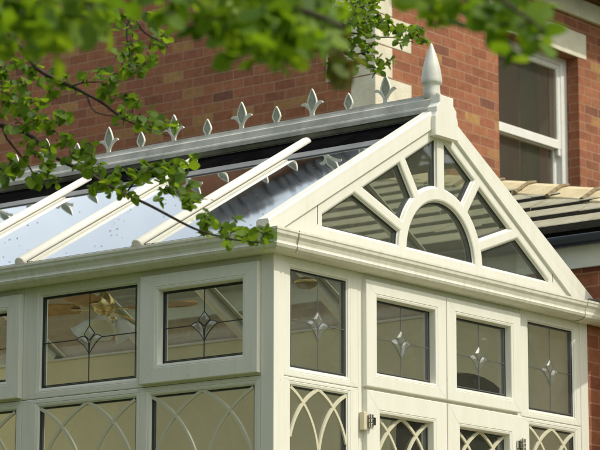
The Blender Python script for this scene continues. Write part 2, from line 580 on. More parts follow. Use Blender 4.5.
def ribbon(bm, pts, wd, h0, h1, mp, closed=False):
    n = len(pts)
    L, Rr = [], []
    for i in range(n):
        p = Vector(pts[i])
        if closed:
            a, b = Vector(pts[i-1]), Vector(pts[(i+1) % n])
        else:
            a, b = Vector(pts[max(i-1, 0)]), Vector(pts[min(i+1, n-1)])
        d1 = (p-a).normalized() if (p-a).length > 1e-9 else (b-p).normalized()
        d2 = (b-p).normalized() if (b-p).length > 1e-9 else d1
        nn = Vector((-(d1.y+d2.y), d1.x+d2.x))
        nn = nn.normalized() if nn.length > 1e-6 else Vector((-d1.y, d1.x))
        k = max(0.45, nn.dot(Vector((-d1.y, d1.x))))
        L.append(p+nn*wd/2/k)
        Rr.append(p-nn*wd/2/k)
    rows = []
    for l, r_ in zip(L, Rr):
        c = (l+r_)/2
        rows.append([bm.verts.new(mp(l.x, l.y, h0)), bm.verts.new(mp(*(l*0.75+c*0.25), h1)), bm.verts.new(mp(*(r_*0.75+c*0.25), h1)), bm.verts.new(mp(r_.x, r_.y, h0))])
    seq = list(zip(rows, rows[1:]))
    if closed:
        seq.append((rows[-1], rows[0]))
    for a, b in seq:
        for k in range(3):
            bm.faces.new((a[k], a[k+1], b[k+1], b[k]))

def pane(u_loop, h, mp, m, parent, name='pane', label=None):
    b = nb()
    l = ccw(u_loop)
    skin(b, [(l, h), (l, h-0.004)], mp)
    rings0 = [b.verts[i] for i in range(0)]
    b.verts.ensure_lookup_table()
    n = len(l)
    b.faces.new([b.verts[i] for i in range(n)])
    b.faces.new([b.verts[n+i] for i in range(n)][::-1])
    return obj(name, b, m, parent, label=label)

PV = lambda x, y, d: CAM + (FW + RT*((x-300)/FPX) - UP*((y-225)/FPX))*d     # photo pixel + distance -> point

# ------------------------------------------------------------ ground
def gz(x, y):
    d = max(0.0, -(x+0.8)*0.55 if x < -0.8 else 0) + max(0.0, -(y+2.2)*0.55 if y < -2.2 else 0)
    return -0.16 - 1.35*(1-math.exp(-d*0.32)) + (0.03*math.sin(x*0.9)*math.cos(y*0.7) if d > 0.5 else 0)
b = nb()
xs = [-400, -150, -60, -30] + [-22+i for i in range(0, 45)] + [30, 60, 150, 400]
grid = [[b.verts.new((x, y, gz(x, y))) for y in xs] for x in xs]
for i in range(len(xs)-1):
    for j in range(len(xs)-1):
        b.faces.new((grid[i][j], grid[i+1][j], grid[i+1][j+1], grid[i][j+1]))
g = obj('ground', b, M['grass'], smooth=True)
g['kind'] = 'structure'
b = nb()
box(b, -0.9, 3.6, -2.0, -0.12, -0.3, -0.05)
g = obj('patio', b, M['paving'], bevel=0.01)
g['kind'] = 'structure'

# ------------------------------------------------------------ conservatory
W = 2.73
LEN = 4.72
con = thing('conservatory', 'cream plastic framed conservatory with glazed gable, fleur-de-lis ridge crests and glass roof', 'conservatory', (0, 0, -0.05))
P = M['pvc']

# base, floor
b = nb()
box(b, -0.03, W, -0.03, LEN, -0.16, 0.0)
obj('floor_slab', b, M['floor'], con, bevel=0.004)
b = nb()
box(b, -0.045, 0.03, 0.03, LEN, 0.0, 0.50)
obj('dwarf_wall', b, M['brick2'], con)
# posts
b = nb()
box(b, -0.004, 0.075, -0.004, 0.075, 0.0, 2.535)
obj('corner_post', b, P, con, bevel=0.004)
b = nb()
box(b, W-0.072, W+0.002, -0.004, 0.07, 0.0, 2.535)
obj('corner_post', b, P, con, bevel=0.004)
b = nb()
box(b, -0.004, 0.07, LEN-0.07, LEN, 0.0, 2.535)
obj('corner_post', b, P, con, bevel=0.004)
# eaves beams
b = nb()
box(b, 0.002, W, 0.004, 0.065, 2.5365, 2.69)
obj('eaves_beam', b, P, con, bevel=0.003)
b = nb()
box(b, -0.001, 0.065, 0.067, LEN, 2.5365, 2.662)
obj('eaves_beam', b, P, con, bevel=0.003)
b = nb()
box(b, 2.642, W-0.002, 0.067, LEN, 2.658, 2.672)
obj('eaves_beam', b, M['white'], con, bevel=0.003)

def win_frame(mp, O, A, hF, name, parent, m=P, back=-0.055):
    """moulded frame: outer loop O, aperture loop A, face hF proud of the wall plane, glazing bead falling to the glass"""
    b = nb()
    loops = [(O, back), (O, hF-0.004), (inset(O, 0.0012), hF-0.0012), (inset(O, 0.004), hF),
             (inset(A, -0.018), hF), (inset(A, -0.016), hF-0.0025), (inset(A, -0.012), hF-0.0015), (inset(A, -0.002), hF-0.004), (A, hF-0.008),
             (inset(A, 0.006), -0.012), (inset(A, 0.006), -0.022), (inset(A, 0.002), -0.024), (inset(A, -0.002), back)]
    skin(b, loops, mp, close=True)
    k0 = len(b.faces)
    for p_, q_ in zip(inset(O, 0.005), inset(A, -0.019)):
        ribbon(b, [p_, q_], 0.0013, hF, hF+0.0004, mp)
    b.faces.ensure_lookup_table()
    for f_ in b.faces[k0:]:
        f_.material_index = 1
    return obj(name, b, [m, M['seam']], parent)

def seals(mp, A, par):
    b = nb()
    a1 = inset(A, 0.0055)
    skin(b, [(a1, -0.0110), (inset(A, 0.0095), -0.0125), (inset(A, 0.0095), -0.0150), (a1, -0.0150)], mp, close=True)
    obj('gasket', b, M['gasket'], par)
    b = nb()
    skin(b, [(inset(A, 0.0062), -0.0192), (inset(A, 0.0135), -0.0192), (inset(A, 0.0135), -0.034), (inset(A, 0.0062), -0.034)], mp, close=True)
    obj('spacer', b, M['spacer'], par)

def arc(p0, p1, bulge, n=8):
    p0, p1 = Vector(p0), Vector(p1)
    d = p1-p0
    nn = Vector((-d.y, d.x))
    return [tuple(p0+d*(i/n)+nn*bulge*4*(i/n)*(1-i/n)) for i in range(n+1)]

RV = random.Random(3)
def leading(mp, A, cz, par, dark):
    u0, v0 = min(p[0] for p in A), min(p[1] for p in A)
    u1, v1 = max(p[0] for p in A), max(p[1] for p in A)
    cu = (u0+u1)/2
    h0, h1 = -0.0150, -0.0125
    b = nb()
    ribbon(b, inset(A, 0.016), 0.005, h0, h1, mp, closed=True)
    k = 0.95
    tip = 0.088*k
    ribbon(b, [(u0+0.006, cz), (cu-tip, cz)], 0.0055, h0, h1, mp)
    ribbon(b, [(cu+tip, cz), (u1-0.006, cz)], 0.0055, h0, h1, mp)
    ribbon(b, [(cu, v1-0.006), (cu, cz+0.062)], 0.0055, h0, h1, mp)
    ribbon(b, [(cu, cz-0.078), (cu, v0+0.006)], 0.0055, h0, h1, mp)
    dia = [(cu, cz+0.062), (cu+0.036, cz+0.022), (cu, cz-0.010), (cu-0.036, cz+0.022)]
    ribbon(b, dia, 0.005, h0, h1, mp, closed=True)
    pets = []
    for s in (1, -1):
        inner = arc((cu+s*tip, cz), (cu+s*0.004, cz-0.022), -0.30*s, 7) + arc((cu+s*0.004, cz-0.022), (cu+s*0.001, cz-0.078), 0.0, 2)[1:]
        outer = arc((cu+s*0.001, cz-0.078), (cu+s*tip, cz), 0.07*s, 8)
        pet = inner + outer[1:-1]
        ribbon(b, pet, 0.005, h0, h1, mp, closed=True)
        pets.append(pet)
    obj('leading', b, M['lead_shaded'] if dark else M['lead'], par)
    for shape, rz in [(dia, 0.006)]+[(p_, 0.007) for p_ in pets]:
        b = nb()
        l = ccw(shape)
        n = len(l)
        c = (sum(p_[0] for p_ in l)/n, sum(p_[1] for p_ in l)/n)
        jx, jz = RV.uniform(-0.004, 0.004), RV.uniform(-0.006, 0.006)
        rz = rz*RV.uniform(0.6, 1.7)
        l2 = [(c[0]+jx+(p_[0]-c[0])*0.42, c[1]+jz+(p_[1]-c[1])*0.52) for p_ in l]
        r_ = skin(b, [(l, -0.0135), (l2, -0.0135+rz)], mp)
        b.faces.new(r_[1])
        obj('bevelled_glass', b, M['bevel'], par)

def tracery(mp, A, par):
    u0, v0 = min(p[0] for p in A), min(p[1] for p in A)
    u1, v1 = max(p[0] for p in A), max(p[1] for p in A)
    w2 = (u1-u0)/2*1.04
    cu = (u0+u1)/2
    top = v1-0.004
    Rr = 1.6*w2
    xc, zc = -0.6*w2, -1.48*w2
    b = nb()
    lay = 0
    for k in (-1, 0, 1):
        for s in (1, -1):
            pk = cu+k*w2
            a0 = math.atan2(-zc, -xc)
            pts = [(pk+s*(xc+Rr*math.cos(a0*(1-i/26))), top+zc+Rr*math.sin(a0*(1-i/26))) for i in range(27)]
            pts.append((pts[-1][0], v0+0.004))
            keep = [p_ for p_ in pts if u0+0.004 <= p_[0] <= u1-0.004]
            if len(keep) > 1:
                ribbon(b, keep, 0.019, -0.0148, -0.0078 + lay*0.0006, mp)
                lay += 1
    obj('tracery', b, M['trace'], par)

def window(mp, O, A, hF, par, lead=True, trace=False, dark=False, name='window', cz=None, label=None):
    f = win_frame(mp, O, A, hF, name, par)
    if label:
        f['label'] = label
    seals(mp, A, f)
    pane(inset(A, 0.007), -0.0152, mp, M['glass'], f)
    v = [p[1] for p in A]
    if lead:
        leading(mp, A, cz if cz else (min(v)+max(v))/2-0.006, f, dark)
    if trace:
        tracery(mp, A, f)
    return f

fm, sm_ = FR(0), SD(0)
HS = 0.026
# --- gable wall (front)
fixed = ((0.075, 0.655, 0.130, 0.575), (W-0.655, W-0.072, W-0.575, W-0.130))
for o0, o1, a0, a1 in fixed:
    window(fm, rect(o0, o1, 1.962, 2.535), rect(a0, a1, 2.003, 2.482), 0.0, con, label=None)
    window(fm, rect(o0, o1, 0.62, 1.960), rect(a0, a1, 0.70, 1.926), 0.0, con, lead=False, trace=True)
    b = nb()
    box(b, o0, o1, -0.001, 0.05, 0.0, 0.618)
    obj('solid_panel', b, P, con, bevel=0.003)
# jambs round door and fanlights
for x0, x1 in ((0.657, 0.712), (W-0.712, W-0.657)):
    b = nb()
    box(b, x0, x1, 0.002, 0.055, 0.0, 2.535)
    obj('door_jamb', b, P, con, bevel=0.003)
b = nb()
box(b, 0.714, W-0.714, 0.003, 0.055, 2.46, 2.535)
obj('frame_head', b, P, con, bevel=0.002)
b = nb()
box(b, 0.714, W-0.714, 0.003, 0.055, 1.945, 1.995)
obj('transom', b, P, con, bevel=0.002)
b = nb()
box(b, 1.345, 1.385, 0.004, 0.055, 1.997, 2.458)
obj('mullion', b, P, con, bevel=0.002)
for o0, o1, a0, a1 in ((0.688, 1.3625, 0.778, 1.272), (1.3685, 2.044, 1.458, 1.954)):
    window(fm, rect(o0, o1, 1.974, 2.499), rect(a0, a1, 2.046, 2.420), HS, con, name='fanlight')
for i, (o0, o1, a0, a1) in enumerate(((0.690, 1.3630, 0.800, 1.250), (1.3690, 2.042, 1.480, 1.930))):
    d = win_frame(fm, rect(o0, o1, 0.01, 1.957), rect(a0, a1, 0.72, 1.850), HS, 'door', con)
    seals(fm, rect(a0, a1, 0.72, 1.850), d)
    pane(inset(rect(a0, a1, 0.72, 1.850), 0.007), -0.0152, fm, M['glass'], d)
    tracery(fm, rect(a0, a1, 0.72, 1.850), d)
    b = nb()
    box(b, a0+0.007, a1-0.007, -0.004, 0.014, 0.12, 0.66)
    obj('door_panel', b, P, d, bevel=0.006)
    hx = 0.672 if i == 0 else W-0.672
    s = 1 if i == 0 else -1
    b = nb()
    box(b, min(hx-0.012*s, hx+0.012*s), max(hx-0.012*s, hx+0.012*s), -0.030, 0.0, 1.758, 1.846)
    hg = obj('hinge', b, M['hinge'], d, bevel=0.003)
    b = nb()
    for z0, z1, r_ in ((1.772, 1.792, 0.013), (1.795, 1.812, 0.014), (1.815, 1.835, 0.013)):
        tube(b, [(hx+0.030*s, -0.040, z0), (hx+0.030*s, -0.040, z1)], r_, 14)
    box(b, min(hx+0.03*s, hx+0.072*s), max(hx+0.03*s, hx+0.072*s), -0.040, -0.026, 1.785, 1.824)
    obj('knuckle', b, M['steel'], hg, bevel=0.0015)
b = nb()
tube(b, [(1.46, -0.075, 1.02), (1.46, -0.075, 1.02), (1.60, -0.075, 1.02)], 0.010, 10)
tube(b, [(1.45, -0.02, 1.02), (1.45, -0.075, 1.02)], 0.012, 10)
obj('door_handle', b, M['brass'], con)

# --- side wall
side_lab = 'cream framed side window with leaded diamond motif'
per = 1.547
for k in range(3):
    y = k*per
    if y+0.815 < LEN:
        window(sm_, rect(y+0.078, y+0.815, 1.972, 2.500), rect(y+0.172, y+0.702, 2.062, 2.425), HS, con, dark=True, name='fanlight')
        window(sm_, rect(y+0.077, y+0.834, 0.52, 1.960), rect(y+0.118, y+0.766, 0.60, 1.922), 0.0, con, lead=False, trace=True)
        b = nb()
        box(b, 0.003, 0.055, y+0.077, y+0.834, 1.962, 2.535)
        bm_in = b
        # rebate frame behind the opening light: four slim pieces
        bm_in.free()
        b = nb()
        skin(b, [(rect(y+0.077, y+0.834, 1.962, 2.535), -0.055), (rect(y+0.077, y+0.834, 1.962, 2.535), -0.001), (rect(y+0.125, y+0.775, 2.01, 2.475), -0.001), (rect(y+0.125, y+0.775, 2.01, 2.475), -0.055)], sm_, close=True)
        # keep clear of the opening light's own body
        obj('rebate_frame', b, P, con)
    y1 = min(y+per+0.075, LEN-0.07)
    if y+0.836+0.2 < y1:
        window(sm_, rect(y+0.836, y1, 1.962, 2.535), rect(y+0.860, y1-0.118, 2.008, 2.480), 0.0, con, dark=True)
        window(sm_, rect(y+0.836, y1, 0.52, 1.960), rect(y+0.858, y1-0.112, 0.60, 1.922), 0.0, con, lead=False, trace=True)

# --- inner wall against the house extension, with an arched opening
b = nb()
ar = [(0.44, 0.0)]
for i in range(17):
    a_ = math.pi - math.pi*i/16
    ar.append((0.86+0.42*math.cos(a_), 2.04+0.29*math.sin(a_)))
ar.append((1.28, 0.0))
outer = [(0.07, 0.0)] + [(0.07, 2.656), (LEN, 2.656), (LEN, 0.0), (1.28, 0.0)] + [p_ for p_ in ar[::-1][1:-1]] + [(0.44, 0.0)]
mpi = lambda u, v, h: Vector((2.65+0.06-h, u, v))
ol = ccw(outer)
fill_holes(b, ol, [], 0.06, mpi)
fill_holes(b, ol, [], 0.0, mpi)
skin(b, [(ol, 0.0), (ol, 0.06)], mpi)
obj('plastered_wall', b, M['plaster'], con)
b = nb()
box(b, 2.715, 2.725, 0.3, 1.4, 0.0, 2.5)
obj('inner_door', b, M['dark'], con)
b = nb()
box(b, 0.07, W, LEN-0.05, LEN+0.0, 0.0, 2.67)
v = [b.verts.new(p_) for p_ in ((0.05, LEN-0.05, 2.671), (W-0.05, LEN-0.05, 2.671), (W/2, LEN-0.05, 3.40), (0.05, LEN, 2.671), (W-0.05, LEN, 2.671), (W/2, LEN, 3.40))]
for f in ((0, 1, 2), (5, 4, 3), (0, 2, 5, 3), (1, 4, 5, 2)):
    b.faces.new([v[i] for i in f])
obj('end_wall', b, M['plaster'], con)

# --- gable
CX = W/2
T = 0.562
ZA = 3.50
zo = lambda x: ZA - (0.575 if x < CX else 0.625)*abs(x-CX)
za = lambda x: zo(x)-0.155
RO, RI = 0.372, 0.300
def clip(poly, p, n):
    out = []
    for i in range(len(poly)):
        a, c = Vector(poly[i]), Vector(poly[(i+1) % len(poly)])
        da, dc = (a-p).dot(n), (c-p).dot(n)
        if da >= 0:
            out.append(tuple(a))
        if (da >= 0) != (dc >= 0):
            out.append(tuple(a+(c-a)*(da/(da-dc))))
    return out
BZ = 2.715
O2 = Vector((CX, 2.697))
region = [(0.375, BZ), (W-0.375, BZ), (W-0.375, za(W-0.375)), (CX, za(CX)), (0.375, za(0.375))]
hw = 0.030
cuts = [(0, -1), (19.3, hw), (54.0, hw), (90, hw+0.004), (126.0, hw), (160.7, hw), (180, -1)]
panes = []
for (a0, h0_), (a1, h1_) in zip(cuts, cuts[1:]):
    pl = region
    if h0_ > 0:
        d_ = Vector((math.cos(R(a0)), math.sin(R(a0))))
        n_ = Vector((-d_.y, d_.x))
        pl = clip(pl, O2+n_*h0_, n_)
    if h1_ > 0:
        d_ = Vector((math.cos(R(a1)), math.sin(R(a1))))
        n_ = Vector((d_.y, -d_.x))
        pl = clip(pl, O2+n_*h1_, n_)
    if a0 < 90 <= a1 or a0 >= 90:
        pass
    # remove disc of radius RO
    n = len(pl)
    new = []
    for i in range(n):
        a, c = Vector(pl[i]), Vector(pl[(i+1) % n])
        ia, ic = (a-O2).length < RO, (c-O2).length < RO
        if not ia:
            new.append(tuple(a))
        if ia != ic:
            lo, hi = 0.0, 1.0
            for _ in range(40):
                md = (lo+hi)/2
                if ((a+(c-a)*md-O2).length < RO) == ia:
                    lo = md
                else:
                    hi = md
            new.append(('x', a+(c-a)*lo, ia))
    out = []
    k = 0
    pts = new
    # locate the gap (entering circle -> leaving circle)
    st = [i for i, q in enumerate(pts) if q[0] == 'x' and q[2] is False]
    s0 = st[0]
    pts = pts[s0:]+pts[:s0]
    pin, pout = pts[0][1], pts[1][1]
    aa = math.atan2(pin.y-O2.y, pin.x-O2.x)
    ab = math.atan2(pout.y-O2.y, pout.x-O2.x)
    m_ = max(3, int(abs(ab-aa)/R(5)))
    arcp = [(O2.x+RO*math.cos(aa+(ab-aa)*i/m_), O2.y+RO*math.sin(aa+(ab-aa)*i/m_)) for i in range(m_+1)]
    panes.append(ccw(arcp+[q for q in pts[2:]]))
archp = [(O2.x-RI, BZ)] + [(O2.x+RI*math.cos(math.pi-math.pi*i/36), O2.y+RI*math.sin(math.pi-math.pi*i/36)) for i in range(1, 36) if O2.y+RI*math.sin(math.pi*i/36) > BZ+0.003] + [(O2.x+RI, BZ)]
panes.append(ccw(archp))
b = nb()
gout = [(0.0, 2.655), (W, 2.655), (W, zo(W)-0.01), (CX, ZA-0.02), (0.0, zo(0)-0.02)]
plate(b, gout, panes, -0.060, 0.0, 0.010, fm)
gf = obj('gable_frame', b, P, con)
# raised ring and spokes in front of the flat frame
for i, A in enumerate(panes):
    b = nb()
    skin(b, [(A, -0.011), (inset(A, 0.006), -0.016), (inset(A, 0.006), -0.024), (A, -0.024)], fm, close=True)
    pn = obj('glazing_bead', b, P, gf)
    b = nb()
    skin(b, [(inset(A, 0.0062), -0.0155), (inset(A, 0.010), -0.0175), (inset(A, 0.010), -0.0200), (inset(A, 0.0062), -0.0200)], fm, close=True)
    obj('gasket', b, M['gasket'], gf)
    b = nb()
    skin(b, [(inset(A, 0.0065), -0.0255), (inset(A, 0.014), -0.0255), (inset(A, 0.014), -0.044), (inset(A, 0.0065), -0.044)], fm, close=True)
    obj('spacer', b, M['spacer'], gf)
    pane(inset(A, 0.007), -0.0202, fm, M['glass'], gf, label='pane of the gable fan, ' + ('half round centre' if i == 6 else 'wedge between spokes'))
# barge boards: stepped moulding following the roof line
for s in (1, -1):
    b = nb()
    prof = [(0.0, 0.008), (0.004, 0.012), (0.050, 0.013), (0.085, 0.013), (0.089, 0.010), (0.089, 0.004), (0.092, 0.002)]
    ins = []
    xf = -0.055 if s == 1 else W-0.025+0.03
    rows = []
    for (dz, h) in prof + [(0.092, -0.02), (0.0, -0.02)]:
        x_end = (-0.050 + dz*0.25) if s == 1 else (W+0.010-dz*0.25)
        x_top = CX
        pts_ = []
        for t_ in range(2):
            x_ = x_end if t_ == 0 else x_top
            pts_.append(b.verts.new(fm(x_, zo(x_)-dz, h)))
        rows.append(pts_)
    m_ = len(rows)
    for i in range(m_):
        a_, c_ = rows[i], rows[(i+1) % m_]
        b.faces.new((a_[0], a_[1], c_[1], c_[0]))
    b.faces.new([r_[0] for r_ in rows])
    b.faces.new([r_[1] for r_ in rows][::-1])
    obj('barge_board', b, P, con)
# vertical trim lines at the ends of the gable
for x0 in (0.330, W-0.334):
    b = nb()
    box(b, x0, x0+0.004, -0.0016, 0.004, 2.72, za(x0)+0.07)
    obj('joint_trim', b, M['spacer'], con)
# apex cover plate
b = nb()
ap = [(-0.10, 3.325), (0.10, 3.325), (0.10, 3.425), (0.088, 3.450), (0.088, 3.478), (0.060, 3.505), (0.060, 3.545), (-0.060, 3.545), (-0.060, 3.505), (-0.088, 3.478), (-0.088, 3.450), (-0.10, 3.425)]
ap = ccw([(CX+a_, z_) for a_, z_ in ap])
skin(b, [(ap, -0.02), (ap, 0.037), (inset(ap, 0.003), 0.040)], fm)
b.verts.ensure_lookup_table()
n = len(ap)
b.faces.new([b.verts[i] for i in range(n)][::-1])
b.faces.new([b.verts[2*n+i] for i in range(n)])
obj('apex_plate', b, P, con)

# --- roof: rafters, glass, ridge
def roofz(x, off=0.0):
    return 2.680 + T*(x if x <= CX else W-x) + off
ux = Vector((1, 0, T)).normalized()
uz = Vector((-T, 0, 1)).normalized()
barY = [0.80, 1.588, 2.376, 3.164, 3.952]
def bar_sec(half=0.031, n=10):
    return [(half*math.cos(math.pi*i/n), 0.014+0.024*math.sin(math.pi*i/n)) for i in range(n+1)]
def mirror(v_, right):
    return Vector((W-v_.x, v_.y, v_.z)) if right else v_
def bar(y, right=False):
    b = nb()
    sec = [(0.031, -0.002)] + bar_sec() + [(-0.031, -0.002)]
    base0 = Vector((-0.066, y, roofz(-0.066)))
    base1 = Vector((1.262, y, roofz(1.262)))
    rows = []
    for base, sc in ((base0-ux*0.004, 0.86), (base0, 1.0), (base1, 1.0), (base1+ux*0.014, 0.93), (base1+ux*0.024, 0.7), (base1+ux*0.030, 0.35)):
        rows.append([b.verts.new(mirror(base+Vector((0, s_*sc, 0))+uz*((h_+0.002)*sc-0.002), right)) for s_, h_ in sec])
    for a_, c_ in zip(rows, rows[1:]):
        for i in range(len(sec)):
            b.faces.new((a_[i], a_[(i+1) % len(sec)], c_[(i+1) % len(sec)], c_[i]))
    b.faces.new(rows[0])
    b.faces.new(rows[-1][::-1])
    o = obj('glazing_bar', b, P, con)
    for f_ in o.data.polygons:
        f_.use_smooth = len(f_.vertices) == 4
    # rubber line and flat wing towards the gable
    for nm, s0, s1, hh, m_ in (('rubber_strip', -0.0385, -0.0315, 0.0055, M['gasket']), ('wing', -0.070, -0.039, 0.0045, M['pvc_dirty']), ('wing', 0.0315, 0.055, 0.008, M['pvc_dirty'])):
        b = nb()
        vs = []
        for base in (base0+ux*0.02, base1+ux*0.0):
            vs.append([b.verts.new(mirror(base+Vector((0, s_, 0))+uz*h_, right)) for s_, h_ in ((s0, -0.001), (s0, hh), (s1, hh), (s1, -0.001))])
        for i in range(4):
            b.faces.new((vs[0][i], vs[0][(i+1) % 4], vs[1][(i+1) % 4], vs[1][i]))
        b.faces.new(vs[0][::-1])
        b.faces.new(vs[1])
        obj(nm, b, m_, o)
    # structural bar seen from inside
    b = nb()
    vs = []
    for base in (base0+ux*0.14, Vector((CX-0.03, y, roofz(CX-0.03)))):
        vs.append([b.verts.new(mirror(base+Vector((0, s_, 0))+uz*h_, right)) for s_, h_ in ((-0.026, -0.008), (-0.026, -0.05), (-0.010, -0.062), (0.010, -0.062), (0.026, -0.05), (0.026, -0.008))])
    for i in range(6):
        b.faces.new((vs[0][i], vs[0][(i+1) % 6], vs[1][(i+1) % 6], vs[1][i]))
    b.faces.new(vs[0][::-1])
    b.faces.new(vs[1])
    obj('inner_rafter', b, M['white'], o)
for y in barY:
    bar(y)
    bar(y, True)
# gable-end rafter: wide capped bar on the roof just behind the barge board
for right in (False, True):
    b = nb()
    vs = []
    for x_ in (-0.055, CX-0.0):
        base = Vector((x_, 0, zo(x_)))
        vs.append([b.verts.new(mirror(base+Vector((0, s_, 0))+Vector((0, 0, h_)), right)) for s_, h_ in ((-0.0125, -0.07), (-0.0125, -0.004), (-0.004, 0.006), (0.055, 0.006), (0.064, -0.004), (0.064, -0.07))])
    for i in range(6):
        b.faces.new((vs[0][i], vs[0][(i+1) % 6], vs[1][(i+1) % 6], vs[1][i]))
    b.faces.new(vs[0][::-1])
    b.faces.new(vs[1])
    obj('end_rafter', b, P, con)
FX = 1.105
edges = [0.062] + barY + [LEN]
for right in (False, True):
    for y0, y1 in zip(edges, edges[1:]):
        b = nb()
        vs = []
        for x_ in (-0.045, CX-0.05):
            for off in (0.0, -0.006):
                for yy in (y0, y1):
                    vs.append(b.verts.new(mirror(Vector((x_, yy, roofz(x_, off))), right)))
        for f in ((0, 1, 5, 4), (2, 6, 7, 3), (0, 2, 3, 1), (4, 5, 7, 6), (0, 4, 6, 2), (1, 3, 7, 5)):
            b.faces.new([vs[i] for i in f])
        rp = obj('roof_pane', b, M['glassroof'] if not right else M['glassroof2'], con)
        if not right:
            b = nb()
            for _ in range(26):
                lx, ly = RV.uniform(0.0, 1.0)**1.3, RV.uniform(y0+0.05, y1-0.08)
                sz = RV.uniform(0.004, 0.013)
                c_ = Vector((lx, ly, roofz(lx, 0.0022)))
                a_ = RV.uniform(0, 6.28)
                e1 = (ux*math.cos(a_)+Vector((0, 1, 0))*math.sin(a_))*sz
                e2 = (Vector((0, 1, 0))*math.cos(a_)-ux*math.sin(a_))*sz*0.4
                b.faces.new([b.verts.new(p_) for p_ in (c_-e1, c_-e2+uz*0.002, c_+e1, c_+e2+uz*0.001)])
            lt = obj('leaf_litter', b, M['bark'], rp)
            lt['kind'] = 'stuff'
        # matte black strip on the glass below the ridge
        b = nb()
        vs = []
        for x_ in (FX, CX-0.02):
            for off in (0.008, 0.0012):
                for yy in (y0, y1):
                    vs.append(b.verts.new(mirror(Vector((x_, yy, roofz(x_, off))), right)))
        for f in ((0, 1, 5, 4), (2, 6, 7, 3), (0, 2, 3, 1), (4, 5, 7, 6), (0, 4, 6, 2), (1, 3, 7, 5)):
            b.faces.new([vs[i] for i in f])
        obj('ridge_strip', b, M['black_strip'], rp)
        b = nb()
        vs = []
        for x_ in (FX-0.088, FX-0.001):
            for off in (0.006, 0.0012):
                for yy in (y0+0.03, y1-0.03):
                    vs.append(b.verts.new(mirror(Vector((x_, yy, roofz(x_, off))), right)))
        for f in ((0, 1, 5, 4), (2, 6, 7, 3), (0, 2, 3, 1), (4, 5, 7, 6), (0, 4, 6, 2), (1, 3, 7, 5)):
            b.faces.new([vs[i] for i in f])
        obj('seal_strip', b, M['leadflat'], rp)
# eaves trim along the foot of the roof
b = nb()
box(b, -0.062, -0.048, 0.07, LEN, 2.61, 2.648)
obj('eaves_trim', b, M['pvc_dirty'], con, bevel=0.003)
# ridge capping: stepped moulding
b = nb()
half = [(0.0, 3.566), (0.018, 3.566), (0.020, 3.552), (0.040, 3.546), (0.044, 3.536), (0.054, 3.528), (0.062, 3.492), (0.074, 3.486), (0.078, 3.476), (0.078, 3.455), (0.066, 3.452)]
sec = [(-x_, z_) for x_, z_ in half[::-1]] + half[1:] + [(0.05, 3.437), (-0.05, 3.437)]
vs = [[b.verts.new((CX+x_, yy, z_)) for x_, z_ in sec] for yy in (0.005, LEN)]
n = len(sec)
for i in range(n):
    b.faces.new((vs[0][i], vs[0][(i+1) % n], vs[1][(i+1) % n], vs[1][i]))
b.faces.new(vs[0][::-1])
b.faces.new(vs[1])
obj('ridge_capping', b, M['ridge'], con)
b = nb()
box(b, CX-0.04, CX+0.04, 0.07, LEN-0.06, 3.33, 3.436)
obj('ridge_beam', b, M['white'], con, bevel=0.003)

# crests: cast fleur-de-lis and small spearheads standing on the ridge
def smooth_loop(pts, n=5):
    return pts
mr_ = lambda yc: (lambda u, v, h: Vector((CX-h, yc+u, v)))
def crest(yc, big):
    z0 = 3.562
    if big:
        leaf = [(0.0, 0.158), (0.010, 0.143), (0.022, 0.118), (0.031, 0.092), (0.032, 0.080), (0.026, 0.062), (0.014, 0.040), (0.006, 0.030)]
        st = [(0.015, 0.0), (0.013, 0.020), (0.017, 0.034), (0.028, 0.050), (0.044, 0.064), (0.060, 0.071), (0.074, 0.072), (0.070, 0.080), (0.058, 0.086), (0.046, 0.084), (0.030, 0.072), (0.018, 0.054), (0.006, 0.030)]
    else:
        leaf = [(0.0, 0.098), (0.010, 0.084), (0.022, 0.062), (0.029, 0.043), (0.027, 0.032), (0.015, 0.012), (0.012, 0.0)]
    def sym(l):
        return ccw([(x_, z0+z_) for x_, z_ in l] + [(-x_, z0+z_) for x_, z_ in l[::-1] if x_ > 1e-6])
    b = nb()
    L = sym(leaf)
    for sgn in (1, -1):
        mp = (lambda u, v, h, yc=yc, sgn=sgn: Vector((CX-h*sgn, yc+u, v)))
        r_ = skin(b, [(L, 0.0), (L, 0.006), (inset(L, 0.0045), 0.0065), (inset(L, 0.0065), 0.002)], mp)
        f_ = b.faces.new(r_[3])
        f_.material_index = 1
    if big:
        mp = mr_(yc)
        stl = ccw([(x_, z0+z_) for x_, z_ in st] + [(-x_, z0+z_) for x_, z_ in st[::-1][1:]])
        ring = skin(b, [(stl, -0.005), (stl, 0.005)], mp)
        fill_holes(b, stl, [], 0.005, mp)
        fill_holes(b, stl, [], -0.005, mp)
    b.normal_update()
    me = bpy.data.meshes.new('ridge_crest')
    b.to_mesh(me)
    b.free()
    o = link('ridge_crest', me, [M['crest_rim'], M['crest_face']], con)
    o['label'] = 'fleur-de-lis crest with curled side arms' if big else 'small spearhead crest without arms'
k = 0
y = 0.350
while y < LEN-0.1:
    crest(y, k % 2 == 0)
    y += 0.2445
    k += 1
# finial
b = nb()
fp = [(0.046, 3.540), (0.045, 3.575), (0.043, 3.612), (0.045, 3.620), (0.053, 3.626), (0.055, 3.634), (0.054, 3.648)]
for i in range(1, 15):
    t_ = i/14
    fp.append((0.053*(1-t_**1.55)+0.0035*t_, 3.650+0.192*t_))
lathe(b, fp, CX, 0.055, 40)
obj('finial', b, M['finial'], con, smooth=True)

